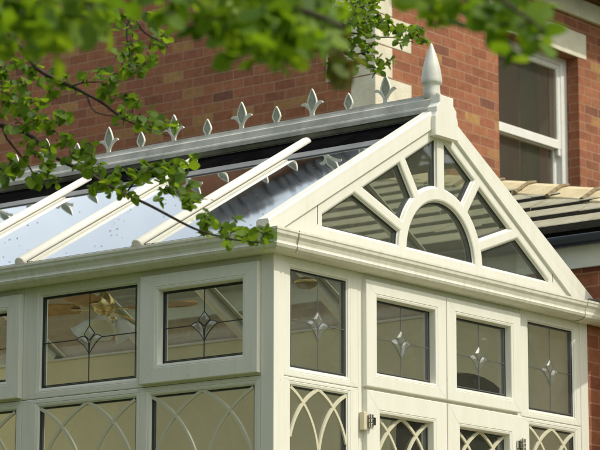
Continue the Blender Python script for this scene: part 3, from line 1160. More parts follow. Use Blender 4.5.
# --- gutter: ogee section round the front and the side
b = nb()
gp = [(0.004, 2.531), (0.040, 2.531), (0.066, 2.538), (0.080, 2.549), (0.086, 2.562), (0.0835, 2.567), (0.083, 2.575), (0.089, 2.592), (0.098, 2.606), (0.100, 2.618), (0.1035, 2.624), (0.1035, 2.634), (0.094, 2.636), (0.091, 2.618), (0.078, 2.585), (0.070, 2.560), (0.050, 2.545), (0.012, 2.541), (0.004, 2.62)]
XE = 2.945
rows = [[b.verts.new(q) for q in ((XE, -d_, z_), (2.5665, -d_, z_), (-d_, -d_, z_), (-d_, LEN, z_))] for d_, z_ in gp]
for i in range(len(rows)):
    a_, c_ = rows[i], rows[(i+1) % len(rows)]
    for j in range(3):
        b.faces.new((a_[j], a_[j+1], c_[j+1], c_[j]))
b.faces.new([r_[0] for r_ in rows])
b.faces.new([r_[3] for r_ in rows][::-1])
gt = obj('gutter', b, M['gutterpvc'], con)
def gut_sleeve(x0, x1, grow):
    b = nb()
    rows = [[b.verts.new((x_, -(d_+grow if d_ > 0.01 else d_), z_-(grow if z_ < 2.56 else -grow*0.5))) for x_ in (x0, x1)] for d_, z_ in gp[:13]]
    for a_, c_ in zip(rows, rows[1:]):
        b.faces.new((a_[0], a_[1], c_[1], c_[0]))
    return b
obj('gutter_joint', gut_sleeve(2.585, 2.70, 0.0035), M['gutterpvc'], gt)
b = nb()
pts_ = [(0.060+(0.105-d_)*0.5, -(d_+0.003), z_-0.001) for d_, z_ in gp[2:13]]
tube(b, pts_, 0.0022, 6)
obj('gutter_clip', b, M['steel'], gt)
# corner leaf litter and grime sit in the gutter
b = nb()
box(b, -0.090, -0.006, 0.0, LEN-0.05, 2.60, 2.612)
obj('gutter_silt', b, M['moss'], gt)

# ------------------------------------------------------------ ceiling fan inside
def ceiling_fan(cx, cy, cz, rot, label):
    f = thing('ceiling_fan', label, 'ceiling fan', (cx, cy, cz-0.2))
    b = nb()
    tube(b, [(cx, cy, cz+0.05), (cx, cy, 3.36)], 0.011, 12)
    obj('rod', b, M['brass'], f)
    b = nb()
    lathe(b, [(0.02, cz+0.10), (0.035, cz+0.08), (0.058, cz+0.05), (0.066, cz+0.02), (0.062, cz-0.005), (0.048, cz-0.02), (0.03, cz-0.03), (0.035, cz-0.055), (0.055, cz-0.07), (0.04, cz-0.095), (0.012, cz-0.11)], cx, cy, 28)
    obj('motor', b, M['brass'], f, smooth=True)
    for k in range(4):
        a_ = rot+k*math.pi/2
        c_, s_ = math.cos(a_), math.sin(a_)
        tr_ = lambda x_, y_, z_: (cx+x_*c_-y_*s_, cy+x_*s_+y_*c_, z_)
        b = nb()
        loop = [(0.17, -0.045), (0.46, -0.060), (0.51, -0.054), (0.54, -0.030), (0.55, 0.0), (0.54, 0.030), (0.51, 0.054), (0.46, 0.060), (0.17, 0.045), (0.145, 0.02), (0.145, -0.02)]
        lo = [b.verts.new(tr_(x_, y_, cz+0.004+0.42*y_)) for x_, y_ in loop]
        hi = [b.verts.new(tr_(x_, y_, cz+0.012+0.42*y_)) for x_, y_ in loop]
        b.faces.new(hi)
        b.faces.new(lo[::-1])
        for i in range(len(loop)):
            b.faces.new((lo[i], lo[(i+1) % len(loop)], hi[(i+1) % len(loop)], hi[i]))
        bl = obj('blade', b, M['oak'], f)
        b = nb()
        q = [(0.08, -0.012), (0.19, -0.028), (0.20, 0.0), (0.19, 0.028), (0.08, 0.012)]
        lo = [b.verts.new(tr_(x_, y_, cz-0.004)) for x_, y_ in q]
        hi = [b.verts.new(tr_(x_, y_, cz+0.003)) for x_, y_ in q]
        b.faces.new(hi)
        b.faces.new(lo[::-1])
        for i in range(len(q)):
            b.faces.new((lo[i], lo[(i+1) % len(q)], hi[(i+1) % len(q)], hi[i]))
        obj('blade_iron', b, M['brass'], bl)
    for k in range(3):
        a_ = rot+0.75+k*2*math.pi/3
        dx, dy = math.cos(a_), math.sin(a_)
        b = nb()
        pr = [(0.016, 0.0), (0.022, 0.012), (0.045, 0.035), (0.062, 0.075), (0.074, 0.105), (0.084, 0.112)]
        ax = Vector((dx*0.62, dy*0.62, -0.78)).normalized()
        uu = ax.cross(Vector((0, 0, 1))).normalized()
        vv = ax.cross(uu)
        o_ = Vector((cx+dx*0.075, cy+dy*0.075, cz-0.055))
        rings = []
        for r_, d_ in pr:
            rings.append([b.verts.new(o_+ax*d_+(uu*math.cos(t_*math.pi/12)+vv*math.sin(t_*math.pi/12))*(r_*(1+0.05*math.cos(t_*math.pi/2)*(d_ > 0.1)))) for t_ in range(24)])
        for p_, q_ in zip(rings, rings[1:]):
            for i in range(24):
                b.faces.new((p_[i], p_[(i+1) % 24], q_[(i+1) % 24], q_[i]))
        b.faces.new(rings[0][::-1])
        obj('lamp_shade', b, M['shade'], f, smooth=True)
        b = nb()
        tube(b, [(cx+dx*0.03, cy+dy*0.03, cz-0.06), (cx+dx*0.06, cy+dy*0.06, cz-0.045), tuple(o_+ax*0.005)], 0.007, 8)
        obj('lamp_arm', b, M['brass'], f)
    return f
ceiling_fan(CX, 2.32, 2.672, R(-68), 'brass ceiling fan with golden oak blades and white glass shades hanging behind side windows')

pl_ = thing('pendant_lamp', 'small amber and brass pendant lamp hanging behind the first pane beside the corner post', 'pendant lamp', (CX, 0.88, 2.6))
b = nb()
tube(b, [(CX, 0.88, 2.70), (CX, 0.88, 3.36)], 0.005, 8)
obj('rod', b, M['brass'], pl_)
b = nb()
lathe(b, [(0.012, 2.700), (0.03, 2.695), (0.056, 2.682), (0.062, 2.668), (0.054, 2.650), (0.030, 2.638), (0.008, 2.634)], CX, 0.88, 24)
obj('bowl', b, M['amber'], pl_, smooth=True)
b = nb()
lathe(b, [(0.060, 2.680), (0.065, 2.676), (0.065, 2.670), (0.061, 2.666)], CX, 0.88, 24)
obj('rim', b, M['brass'], pl_, smooth=True)

# ------------------------------------------------------------ house
HX, HY = 5.90, 3.79
hs = thing('brick_house', 'two storey red brick house with cream sandstone quoins, lintel and string course', 'house', (HX+3, HY+4, -0.2))
# side wall: gable end whose top shows in the roof glass
b = nb()
gl_ = [(HY+0.001, -0.3), (13.0, -0.3), (13.0, 6.3), (9.2, 6.7), (7.7, 7.2), (7.16, 7.55), (7.10, 8.23), (6.43, 8.08), (5.9, 7.92), (5.31, 7.75), (4.9, 7.6), (4.3, 7.0), (HY+0.001, 6.5)]
mph = lambda u, v, h: Vector((HX-h, u, v))
l = ccw(gl_)
fill_holes(b, l, [], 0.0, mph)
fill_holes(b, l, [], -0.3, mph)
skin(b, [(l, 0.0), (l, -0.3)], mph)
obj('side_wall', b, M['brick'], hs)
b = nb()
WX0, WX1, WZ0, WZ1 = 7.535, 8.715, 4.02, 5.872
fo = rect(HX+0.006, 14.0, -0.3, 6.5)
fh = rect(WX0, WX1, WZ0, WZ1)
fill_holes(b, fo, [fh], 0.0, FR(HY))
skin(b, [(fo, 0.0), (fo, -0.3)], FR(HY))
skin(b, [(fh, 0.0), (fh, -0.3)], FR(HY))
obj('front_wall', b, M['brick'], hs)
# quoins
zq = 6.59
i = 0
zt = 5.4105 + 0.2385*4
while zt > -0.1:
    long_r = (round((zt-5.4105)/0.2385)) % 2 == 1 or False
    top, bot = zt-0.004, zt-0.2385+0.004
    xr = HX + (0.455 if long_r else 0.212)
    yl = HY + (0.225 if long_r else 0.46)
    # block wraps the corner
    b = nb()
    prt = [(HX-0.004, HY-0.004), (xr, HY-0.004), (xr, HY+0.02), (HX+0.02, HY+0.02), (HX+0.02, yl), (HX-0.004, yl)]
    lo = [b.verts.new((x_, y_, bot)) for x_, y_ in prt]
    hi = [b.verts.new((x_, y_, top)) for x_, y_ in prt]
    b.faces.new(hi)
    b.faces.new(lo[::-1])
    for j in range(6):
        b.faces.new((lo[j], lo[(j+1) % 6], hi[(j+1) % 6], hi[j]))
    obj('quoin', b, M['stone'], hs, bevel=0.003)
    zt -= 0.2385
b = nb()
box(b, WX0-0.12, WX1+0.125, HY-0.005, HY+0.12, WZ1+0.004, 6.088)
obj('lintel', b, M['stone'], hs, bevel=0.003)
xx = 4.0
for x0, x1 in ((HX-0.012, 7.30), (7.306, 8.708), (8.714, 10.1), (10.106, 11.5), (11.506, 14.0)):
    b = nb()
    box(b, x0, x1, HY-0.035, HY+0.02, 6.215, 6.372)
    obj('string_course', b, M['stone'], hs, bevel=0.004)
b = nb()
box(b, HX-0.1, 14.0, HY-0.40, HY+0.02, 6.50, 6.53)
box(b, HX-0.1, 14.0, HY-0.42, HY-0.401, 6.46, 6.64)
obj('soffit', b, M['dark'], hs)
b = nb()
vs = [b.verts.new(p_) for p_ in ((HX-0.05, HY-0.45, 6.60), (14, HY-0.45, 6.60), (14, 6.5, 8.2), (HX+2.4, 6.5, 8.2), (HX-0.05, HY-0.45, 6.66), (14, HY-0.45, 6.66), (14, 6.5, 8.26), (HX+2.4, 6.5, 8.26))]
for f in ((0, 3, 2, 1), (4, 5, 6, 7), (0, 1, 5, 4), (2, 3, 7, 6), (1, 2, 6, 5), (3, 0, 4, 7)):
    b.faces.new([vs[i] for i in f])
obj('roof', b, M['slate'], hs)
b = nb()
vg = [p_ for p_ in gl_[2:-1]] + [(HY+0.001, 6.5)]
up = [(p_[0], p_[1]+0.02) for p_ in vg]
dn = [(p_[0], p_[1]+0.16) for p_ in vg]
rows = []
for (u1_, z1_), (u2_, z2_) in zip(up, dn):
    rows.append([b.verts.new((HX-0.06, u1_, z1_)), b.verts.new((HX+0.4, u1_, z1_)), b.verts.new((HX+0.4, u2_, z2_)), b.verts.new((HX-0.06, u2_, z2_))])
for a_, c_ in zip(rows, rows[1:]):
    for j in range(4):
        b.faces.new((a_[j], a_[(j+1) % 4], c_[(j+1) % 4], c_[j]))
obj('verge', b, M['slate'], hs)
# slate blocks added along the verge to roughen its reflection in the roof glass
rv_ = random.Random(21)
for i in range(22):
    u_ = 4.45+i*0.125+rv_.uniform(-0.03, 0.03)
    z_ = None
    for (a0, z0), (a1, z1) in zip(vg[::-1], vg[::-1][1:]):
        if a0 <= u_ <= a1:
            z_ = z0+(z1-z0)*(u_-a0)/(a1-a0)
    if z_ and u_ < 7.0:
        b = nb()
        box(b, HX-0.09, HX-0.062, u_, u_+rv_.uniform(0.05, 0.11), z_-0.02, z_+rv_.uniform(0.14, 0.18))
        obj('verge_block', b, M['slate'], hs)
# sash window
yw = HY+0.115
wf = lambda u, v, h: Vector((u, yw-h, v))
b = nb()
wo, wi = rect(WX0+0.002, WX1-0.002, WZ0, WZ1-0.002), rect(WX0+0.075, WX1-0.080, WZ0+0.06, WZ1-0.062)
skin(b, [(wo, -0.12), (wo, 0.0), (inset(wi, -0.012), 0.0), (wi, -0.006), (wi, -0.12)], wf, close=True)
wn = obj('window', b, M['white'], hs)
for nm, v0, v1, hh, gb in (('upper_sash', 5.095, WZ1-0.064, -0.012, 0.075), ('lower_sash', WZ0+0.062, 5.135, -0.055, 0.05)):
    b = nb()
    so_ = rect(WX0+0.077, WX1-0.082, v0, v1)
    si_ = rect(WX0+0.122, WX1-0.127, v0+gb, v1-0.045)
    skin(b, [(so_, hh-0.035), (so_, hh), (inset(si_, -0.010), hh), (si_, hh-0.010), (si_, hh-0.035)], wf, close=True)
    sh = obj(nm, b, M['white'], wn)
    pane(si_, hh-0.018, wf, M['houseglass'], wn)
b = nb()
box(b, WX1-0.122, WX1-0.086, yw+0.012, yw+0.046, 5.035, 5.094)
obj('sash_horn', b, M['white'], wn, bevel=0.008)
b = nb()
for i in range(40):
    u_ = WX1-0.36+i*0.0055
    pass
cur = [(WX1-0.34+i*0.006, yw+0.24+0.022*math.sin(i*0.85)+0.006*math.sin(i*0.31)) for i in range(44)]
lo = [b.verts.new((x_, y_, WZ0)) for x_, y_ in cur]
hi = [b.verts.new((x_, y_, WZ1)) for x_, y_ in cur]
for i in range(43):
    b.faces.new((lo[i], lo[i+1], hi[i+1], hi[i]))
r_ = bmesh.ops.solidify(b, geom=b.faces[:], thickness=0.004)
cu_ = obj('curtain', b, M['curtain'], smooth=True)
tag(cu_, 'pleated cream curtain drawn to the right side inside the upstairs sash window', 'curtain')
b = nb()
box(b, WX0-0.3, WX1+0.6, HY+0.95, HY+1.0, 3.6, 6.2)
box(b, WX0-0.33, WX0-0.3, HY+0.3, HY+0.949, 3.6, 6.2)
box(b, WX1+0.6, WX1+0.63, HY+0.3, HY+0.949, 3.6, 6.2)
box(b, WX0-0.3, WX1+0.6, HY+0.3, HY+0.949, 6.2, 6.23)
obj('room', b, mat('dim_room_wall', (0.80, 0.68, 0.58), 0.9, var=0.1, vscale=1.5), hs)

# ------------------------------------------------------------ extension beside the conservatory
ex = thing('brick_extension', 'low brick extension with mossy tiled hipped roof, black gutter and pale hip tiles', 'extension', (5, 1.5, -0.2))
b = nb()
box(b, 2.95, 3.15, -0.46, 3.785, -0.3, 2.905)
obj('side_wall', b, M['brick2'], ex)
b = nb()
box(b, 2.733, 2.948, 0.015, 3.6, -0.3, 2.62)
obj('pier', b, M['brick2'], ex)
b = nb()
box(b, 3.152, 8.0, -0.46, -0.26, -0.3, 2.905)
obj('front_wall', b, M['brick2'], ex)
b = nb()
box(b, 2.730, 2.948, -0.03, 3.7, 2.66, 2.672)
obj('lead_flashing', b, M['leadflat'], ex)
b = nb()
box(b, 2.902, 2.925, -0.52, 3.785, 2.885, 3.035)
box(b, 2.9255, 3.0, -0.46, 3.785, 2.907, 2.918)
obj('fascia', b, M['fascia'], ex, bevel=0.002)
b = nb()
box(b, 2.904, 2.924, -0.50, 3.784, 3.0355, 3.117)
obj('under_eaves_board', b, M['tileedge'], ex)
b = nb()
gx = 2.848
pr = [(gx+0.052*math.cos(a_), 3.050+0.052*math.sin(a_)) for a_ in [math.pi+math.pi*i/12 for i in range(13)]] + [(gx+0.048, 3.052), (gx+0.044*0.9, 3.044), (gx, 3.006), (gx-0.044*0.9, 3.044), (gx-0.048, 3.056)]
rows = [[b.verts.new((x_, y_, z_)) for y_ in (-0.6, 3.785)] for x_, z_ in pr]
for i in range(len(rows)):
    a_, c_ = rows[i], rows[(i+1) % len(rows)]
    b.faces.new((a_[0], a_[1], c_[1], c_[0]))
obj('gutter', b, M['guttblack'], ex, smooth=False)
ST = 0.47
RX0, RZ0 = 2.87, 3.10
hipY = lambda x: -0.56 + (x-RX0)/0.589
pz = lambda x: RZ0+ST*(x-RX0)
# tile courses
gauge = 0.265
nc = 13
rng = random.Random(5)
for c in range(nc):
    x0 = RX0-0.03+c*gauge if c else RX0-0.04
    x1 = RX0-0.03+(c+1)*gauge+0.05
    b = nb()
    ys = hipY(max(x0, RX0))-0.05
    yy = ys
    row = []
    wdt = 0.335
    k0 = 0
    y_ = 3.785
    y_ -= (wdt/2 if c % 2 else 0)
    edges_ = [3.785]
    while y_ > ys:
        if y_ < 3.78:
            edges_.append(y_)
        y_ -= wdt
    edges_.append(ys)
    for ya, yb in zip(edges_, edges_[1:]):
        if ya-yb < 0.02:
            continue
        th = 0.032+rng.uniform(-0.002, 0.004)
        dx = rng.uniform(-0.006, 0.006)
        dz = rng.uniform(0, 0.004)
        yb2 = yb+0.004
        cl = [(x0+dx, th+0.014+dz), (x1, 0.014+dz*0.3)]
        vs = []
        if ya < hipY(x0)+0.02:
            continue
        for yv in (yb2, ya):
            vs.append([b.verts.new((x_, max(yv, hipY(max(x_, RX0))-0.01), pz(x_)+h_)) for x_, h_ in ((x0+dx, 0.004+dz), (x0+dx, th+0.010+dz), (x0+dx+0.006, th+0.014+dz), (x1, 0.018), (x1, 0.0))])
        for i in range(5):
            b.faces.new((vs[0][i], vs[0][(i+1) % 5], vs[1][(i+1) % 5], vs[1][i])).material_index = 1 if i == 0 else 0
        b.faces.new(vs[0][::-1])
        b.faces.new(vs[1])
    bmesh.ops.recalc_face_normals(b, faces=b.faces)
    me = bpy.data.meshes.new('tile_course')
    b.to_mesh(me)
    b.free()
    link('tile_course', me, [M['tile'], M['tileedge']], ex)
# front slope of the hipped roof
b = nb()
XR = RX0+3.2
vs = [b.verts.new(p_) for p_ in ((RX0, -0.56, RZ0), (9.0, -0.56, RZ0), (9.0, 3.785, pz(RX0+(3.785+0.56)*0.589)), (RX0+(3.785+0.56)*0.589, 3.785, pz(RX0+(3.785+0.56)*0.589)))]
b.faces.new(vs)
bmesh.ops.solidify(b, geom=b.faces[:], thickness=0.03)
obj('front_slope', b, M['tile'], ex)
# pale hip tiles lie over the hip, overlapping, each with a raised roll at its joint
hd = Vector((0.589, 1.0, ST*0.589))
step = 0.385
for i in range(12):
    t0 = -0.02+i*step - 0.14
    if t0+step > 4.2:
        break
    b = nb()
    A0 = Vector((RX0, -0.56, RZ0)) + hd*t0
    A1 = A0 + hd*(step-0.006)
    lowoff = Vector((-0.045, 0, -0.045*ST))
    upoff = Vector((0.190, 0, 0.190*ST))
    lift = Vector((0, 0, 0.050))
    th = Vector((0, 0, 0.022))
    crv = [lowoff+Vector((0, 0, 0.014)), lowoff+Vector((0.004, 0, 0.038)), upoff*0.5+Vector((0, 0, 0.046)), upoff+Vector((0, 0, 0.028)), upoff+Vector((0.0, 0, 0.0))]
    vs = [[b.verts.new(A+q+Vector((0, 0, 0.008*(1-s_)))) for q in crv] for s_, A in ((0, A0), (1, A1))]
    for j in range(5):
        f_ = b.faces.new((vs[0][j], vs[0][(j+1) % 5], vs[1][(j+1) % 5], vs[1][j]))
    b.faces.new(vs[0][::-1])
    b.faces.new(vs[1])
    ht = obj('hip_tile', b, M['hiptile'], ex, bevel=0.002)
    # mortar roll
    b = nb()
    tube(b, [A0+lowoff+Vector((-0.012, 0, 0.036)), A0+upoff*0.5+Vector((0, 0, 0.057)), A0+upoff*0.95+Vector((0, 0, 0.038))], [0.016, 0.013, 0.010], 8)
    obj('mortar_roll', b, M['rollmortar'], ht)
    # mossy bedding under the lower edge: lumpy strip
    b = nb()
    n_ = 14
    lo_, mi_, hi_ = [], [], []
    for j in range(n_+1):
        q = A0+(A1-A0)*(j/n_)
        jt = rng.uniform(-0.014, 0.016)
        lo_.append(b.verts.new(q+lowoff+Vector((-0.075+jt*1.6, 0, -0.034))))
        mi_.append(b.verts.new(q+lowoff+Vector((-0.028+jt*0.7, 0, 0.012+jt))))
        hi_.append(b.verts.new(q+lowoff+Vector((0.012, 0, 0.030))))
    for j in range(n_):
        b.faces.new((lo_[j], lo_[j+1], mi_[j+1], mi_[j]))
        b.faces.new((mi_[j], mi_[j+1], hi_[j+1], hi_[j]))
    obj('moss_bedding', b, M['moss'], ht)

# ------------------------------------------------------------ foliage
def add_leaf(bm, p, size, rnd, droop=0.3, mi=0):
    """one rounded, slightly folded leaf"""
    out = Vector((rnd.gauss(0, 1), rnd.gauss(0, 1), rnd.gauss(-droop, 0.6))).normalized()
    nrm = Vector((rnd.gauss(0, 0.55)-0.15, rnd.gauss(0, 0.55)-0.25, rnd.gauss(0.75, 0.4)))
    s = out.cross(nrm)
    if s.length < 1e-3:
        return
    s.normalize()
    n = s.cross(out)
    pr = ((0.0, 0.0), (0.12, 0.24), (0.34, 0.44), (0.60, 0.46), (0.82, 0.33), (0.95, 0.14), (1.0, 0.0))
    fold = rnd.uniform(0.05, 0.30)
    curl = rnd.uniform(-0.15, 0.25)
    wf_ = rnd.uniform(0.68, 1.12)
    mid, le, ri = [], [], []
    for t, w_ in pr:
        c = p + out*(t*size) - n*(curl*t*t*size)
        mid.append(bm.verts.new(c))
        if 0 < t < 1:
            rg = 1+rnd.uniform(-0.17, 0.15)
            le.append(bm.verts.new(c + s*(w_*size*wf_*rg) + n*(fold*w_*size)))
            ri.append(bm.verts.new(c - s*(w_*size*wf_*rg) + n*(fold*w_*size)))
    k = len(le)
    fs = []
    for arr in (le, ri):
        fs.append((mid[0], mid[1], arr[0]))
        for i in range(k-1):
            fs.append((arr[i], mid[i+1], mid[i+2], arr[i+1]))
        fs.append((arr[k-1], mid[k], mid[k+1]))
    for f in fs:
        q = bm.faces.new(f)
        q.material_index = mi

LIMB = [None]
def branch(bm, px, dep, r0, r1, rnd, wob=0.012):
    """px: pixels of the photo the limb passes, dep: distance at first and last"""
    n = len(px)
    pts = []
    for i, (x, y) in enumerate(px):
        d = dep[0]+(dep[1]-dep[0])*i/(n-1)
        pts.append(PV(x, y, d)+Vector((rnd.uniform(-wob, wob), rnd.uniform(-wob, wob), rnd.uniform(-wob, wob)*0.4)))
    # smooth: catmull-rom
    out = []
    for i in range(n-1):
        p0, p1, p2, p3 = pts[max(i-1, 0)], pts[i], pts[i+1], pts[min(i+2, n-1)]
        for k in range(4):
            t = k/4
            out.append(0.5*((2*p1)+(p2-p0)*t+(2*p0-5*p1+4*p2-p3)*t*t+(3*p1-p0-3*p2+p3)*t**3))
    out.append(pts[-1])
    m = len(out)
    bm = nb()
    tube(bm, out, [r0+(r1-r0)*i/(m-1) for i in range(m)], 7)
    obj('branch', bm, M['bark'], LIMB[0], smooth=True)
    return out

def sprig(bw, bl, base, n, size, rnd, spread, mi=0):
    """a short twig with a rosette of leaves at its end"""
    tip = base+Vector((rnd.gauss(0, 1), rnd.gauss(0, 1), rnd.gauss(-0.1, 0.8))).normalized()*spread*rnd.uniform(0.4, 1.0)
    mid = (base+tip)/2+Vector((0, 0, 0.15*spread))
    k0 = len(bl.faces)
    tube(bl, [base, mid, tip], [0.0028, 0.002, 0.0012], 5, cap=False)
    bl.faces.ensure_lookup_table()
    for q in bl.faces[k0:]:
        q.material_index = 2
    for k in range(n):
        t = rnd.uniform(0.25, 1.05)
        p = base.lerp(mid, t*2) if t < 0.5 else mid.lerp(tip, t*2-1)
        add_leaf(bl, p, size*rnd.uniform(0.65, 1.12), rnd, mi=mi)

rnd = random.Random(7)
def clusters(bw, bl, lst, dep, size, rnd, dj=0.25, mi=0):
    for (x, y, rad, cnt) in lst:
        for k in range(cnt):
            a_ = rnd.uniform(0, 2*math.pi)
            rr = rad*math.sqrt(rnd.random())
            d = dep+rnd.uniform(-dj, dj)
            sprig(bw, bl, PV(x+rr*math.cos(a_), y+rr*math.sin(a_)*0.9, d), rnd.randint(2, 4), size, rnd, 0.035, mi)

# --- tree whose thin branches hang in front of the roof (about 9.5 m away)
tr1 = thing('tree', 'broadleaved tree whose thin branches of bright green leaves hang before the ridge and glass roof', 'tree', tuple(PV(-230, 700, 9.8)))
LIMB[0] = tr1
bw, bl = nb(), nb()
limbs = []
limbs.append(branch(bw, [(-60, -10), (-10, 12), (12, 33), (25, 55), (43, 70), (72, 87), (100, 103), (127, 118), (153, 131), (166, 136)], (9.4, 9.4), 0.012, 0.0022, rnd))
limbs.append(branch(bw, [(-60, 112), (0, 125), (25, 132), (45, 148), (62, 160), (88, 174), (112, 190), (150, 206), (186, 223), (205, 232), (232, 240), (268, 243)], (9.7, 9.4), 0.011, 0.0022, rnd))
limbs.append(branch(bw, [(133, -30), (131, 5), (129, 30), (130, 52), (134, 70)], (9.6, 9.5), 0.008, 0.002, rnd))
limbs.append(branch(bw, [(131, 8), (142, 30), (158, 42), (170, 48)], (9.6, 9.5), 0.005, 0.002, rnd))
limbs.append(branch(bw, [(0, 125), (10, 140), (28, 165), (38, 182)], (9.7, 9.6), 0.006, 0.002, rnd))
limbs.append(branch(bw, [(68, 88), (84, 84), (104, 82)], (9.4, 9.35), 0.004, 0.0016, rnd))
limbs.append(branch(bw, [(84, 97), (96, 112), (120, 116)], (9.4, 9.35), 0.004, 0.0016, rnd))
limbs.append(branch(bw, [(125, 190), (140, 176), (158, 166), (186, 164)], (9.5, 9.4), 0.004, 0.0016, rnd))
b = nb()
pa, pb = PV(-60, -10, 9.4), PV(-60, 112, 9.7)
tb = PV(-230, 300, 9.8)
base = Vector((tb.x, tb.y, gz(tb.x, tb.y)-0.05))
tp = PV(-150, -80, 9.7)
tube(b, [base, base.lerp(tp, 0.35)+Vector((0.06, 0, 0)), base.lerp(tp, 0.7)+Vector((-0.05, 0.05, 0)), tp, tp+Vector((0.2, 0.3, 1.2))], [0.16, 0.13, 0.10, 0.07, 0.04], 12)
tube(b, [base.lerp(tp, 0.7)+Vector((-0.05, 0.05, 0)), (base.lerp(tp, 0.75)+pb)/2+Vector((0, 0, 0.08)), pb], [0.05, 0.025, 0.011], 8)
tube(b, [tp, (tp+pa)/2+Vector((0, 0, 0.1)), pa], [0.05, 0.025, 0.012], 8)
obj('trunk', b, M['bark'], tr1, smooth=True)
cl1 = [(6, 66, 8, 5), (2, 80, 7, 5), (16, 80, 7, 4), (20, 62, 6, 3), (50, 96, 6, 3), (14, 128, 7, 4), (76, 158, 6, 3), (118, 172, 5, 2), (148, 178, 5, 2), (33, 70, 5, 3), (46, 74, 5, 4), (60, 80, 7, 5), (72, 86, 5, 3), (84, 82, 5, 3), (98, 76, 6, 5), (110, 80, 7, 7), (107, 92, 6, 4), (122, 98, 6, 4), (138, 102, 6, 4), (122, 114, 7, 5), (142, 116, 8, 6), (158, 125, 6, 5), (168, 128, 5, 4), (148, 126, 5, 2),
       (4, 88, 8, 6), (10, 100, 9, 6), (22, 95, 9, 4), (8, 115, 8, 4), (30, 108, 8, 5), (42, 107, 6, 4), (40, 120, 8, 6), (52, 126, 8, 7), (62, 120, 6, 5), (30, 140, 8, 4), (50, 148, 8, 4), (62, 140, 7, 3), (70, 138, 4, 2),
       (8, 172, 8, 7), (16, 166, 6, 4), (2, 165, 6, 3), (33, 178, 6, 3), (44, 172, 8, 5), (34, 160, 6, 3), (55, 178, 6, 2),
       (84, 150, 7, 6), (90, 160, 8, 5), (82, 168, 6, 4), (98, 165, 7, 4), (100, 178, 6, 3), (108, 186, 6, 3), (96, 188, 4, 2),
       (130, 182, 6, 4), (128, 195, 5, 3), (138, 172, 6, 5), (150, 168, 5, 4), (158, 175, 6, 4), (168, 168, 6, 4), (176, 164, 5, 4), (188, 167, 5, 4), (178, 178, 5, 3), (168, 188, 6, 4), (182, 190, 7, 5), (190, 202, 6, 5), (198, 200, 5, 3), (162, 200, 5, 2),
       (205, 214, 5, 4), (212, 222, 6, 5), (204, 232, 6, 4), (222, 230, 6, 6), (235, 226, 5, 4), (240, 238, 6, 5), (252, 234, 5, 5), (262, 236, 5, 5), (266, 230, 4, 2), (228, 242, 4, 2),
       (118, 55, 6, 4), (125, 68, 6, 4), (138, 68, 6, 5), (148, 62, 6, 5), (144, 50, 6, 4), (156, 42, 6, 4), (128, 40, 6, 4), (112, 28, 6, 3), (135, 22, 8, 5), (118, 12, 8, 5), (150, 20, 9, 7), (164, 36, 4, 2)]
clusters(bw, bl, cl1, 9.5, 0.041, rnd)
obj('foliage', bl, [M['leafs'], M['leafred'], M['bark']], tr1, smooth=True)

# --- second tree: spray of small leaves beside the quoins (about 10.5 m)
tr2 = thing('tree', 'broadleaved tree whose small leafy spray reaches in front of the cream quoins at top centre', 'tree', tuple(PV(340, -500, 10.6)))
LIMB[0] = tr2
bw, bl = nb(), nb()
branch(bw, [(250, -60), (285, -10), (303, 12), (322, 28), (338, 46), (352, 56), (372, 50)], (10.5, 10.4), 0.010, 0.002, rnd)
branch(bw, [(330, 36), (352, 33), (376, 37), (396, 38), (412, 44)], (10.5, 10.4), 0.005, 0.0015, rnd)
branch(bw, [(345, 52), (365, 66), (384, 68)], (10.5, 10.4), 0.004, 0.0015, rnd)
branch(bw, [(300, 8), (340, -5), (380, -12)], (10.5, 10.4), 0.006, 0.002, rnd)
cl2 = [(352, 6, 9, 12), (366, 4, 8, 10), (340, 14, 9, 12), (356, 18, 9, 12), (369, 18, 8, 10), (346, 30, 9, 10), (364, 30, 8, 9), (376, 20, 6, 6), (380, 24, 5, 4), (334, 26, 8, 8), (340, 44, 6, 7), (352, 42, 7, 6), (370, 42, 6, 5), (372, 4, 5, 5),
       (368, 47, 5, 4), (374, 60, 4, 3), (364, 58, 5, 4), (388, 28, 4, 3), (397, 32, 5, 5), (403, 30, 4, 4), (402, 42, 4, 4), (386, 64, 4, 3), (374, 70, 5, 4), (328, 8, 9, 10), (316, 4, 9, 8), (322, 22, 7, 6), (413, 34, 5, 5), (420, 32, 4, 4), (427, 42, 3, 2), (340, 58, 6, 4), (354, 66, 6, 4)]
clusters(bw, bl, cl2, 10.4, 0.036, rnd)
b = nb()
tb = PV(520, 300, 12.0)
base = Vector((3.6, -6.2, gz(3.6, -6.2)-0.05))
pa = PV(250, -60, 10.5)
tt = Vector((pa.x-0.6, pa.y+0.5, pa.z+1.6))
base = Vector((pa.x-2.2, pa.y+2.6, gz(pa.x-2.2, pa.y+2.6)-0.05))
tube(b, [base, Vector((base.x+0.1, base.y, 2.2)), Vector((base.x+0.35, base.y-0.3, 4.2)), Vector((base.x+1.0, base.y-1.0, 5.6)), tt, pa], [0.17, 0.14, 0.11, 0.07, 0.03, 0.010], 12)
obj('trunk', b, M['bark'], tr2, smooth=True)
obj('foliage', bl, [M['leafs'], M['leafred'], M['bark']], tr2, smooth=True)

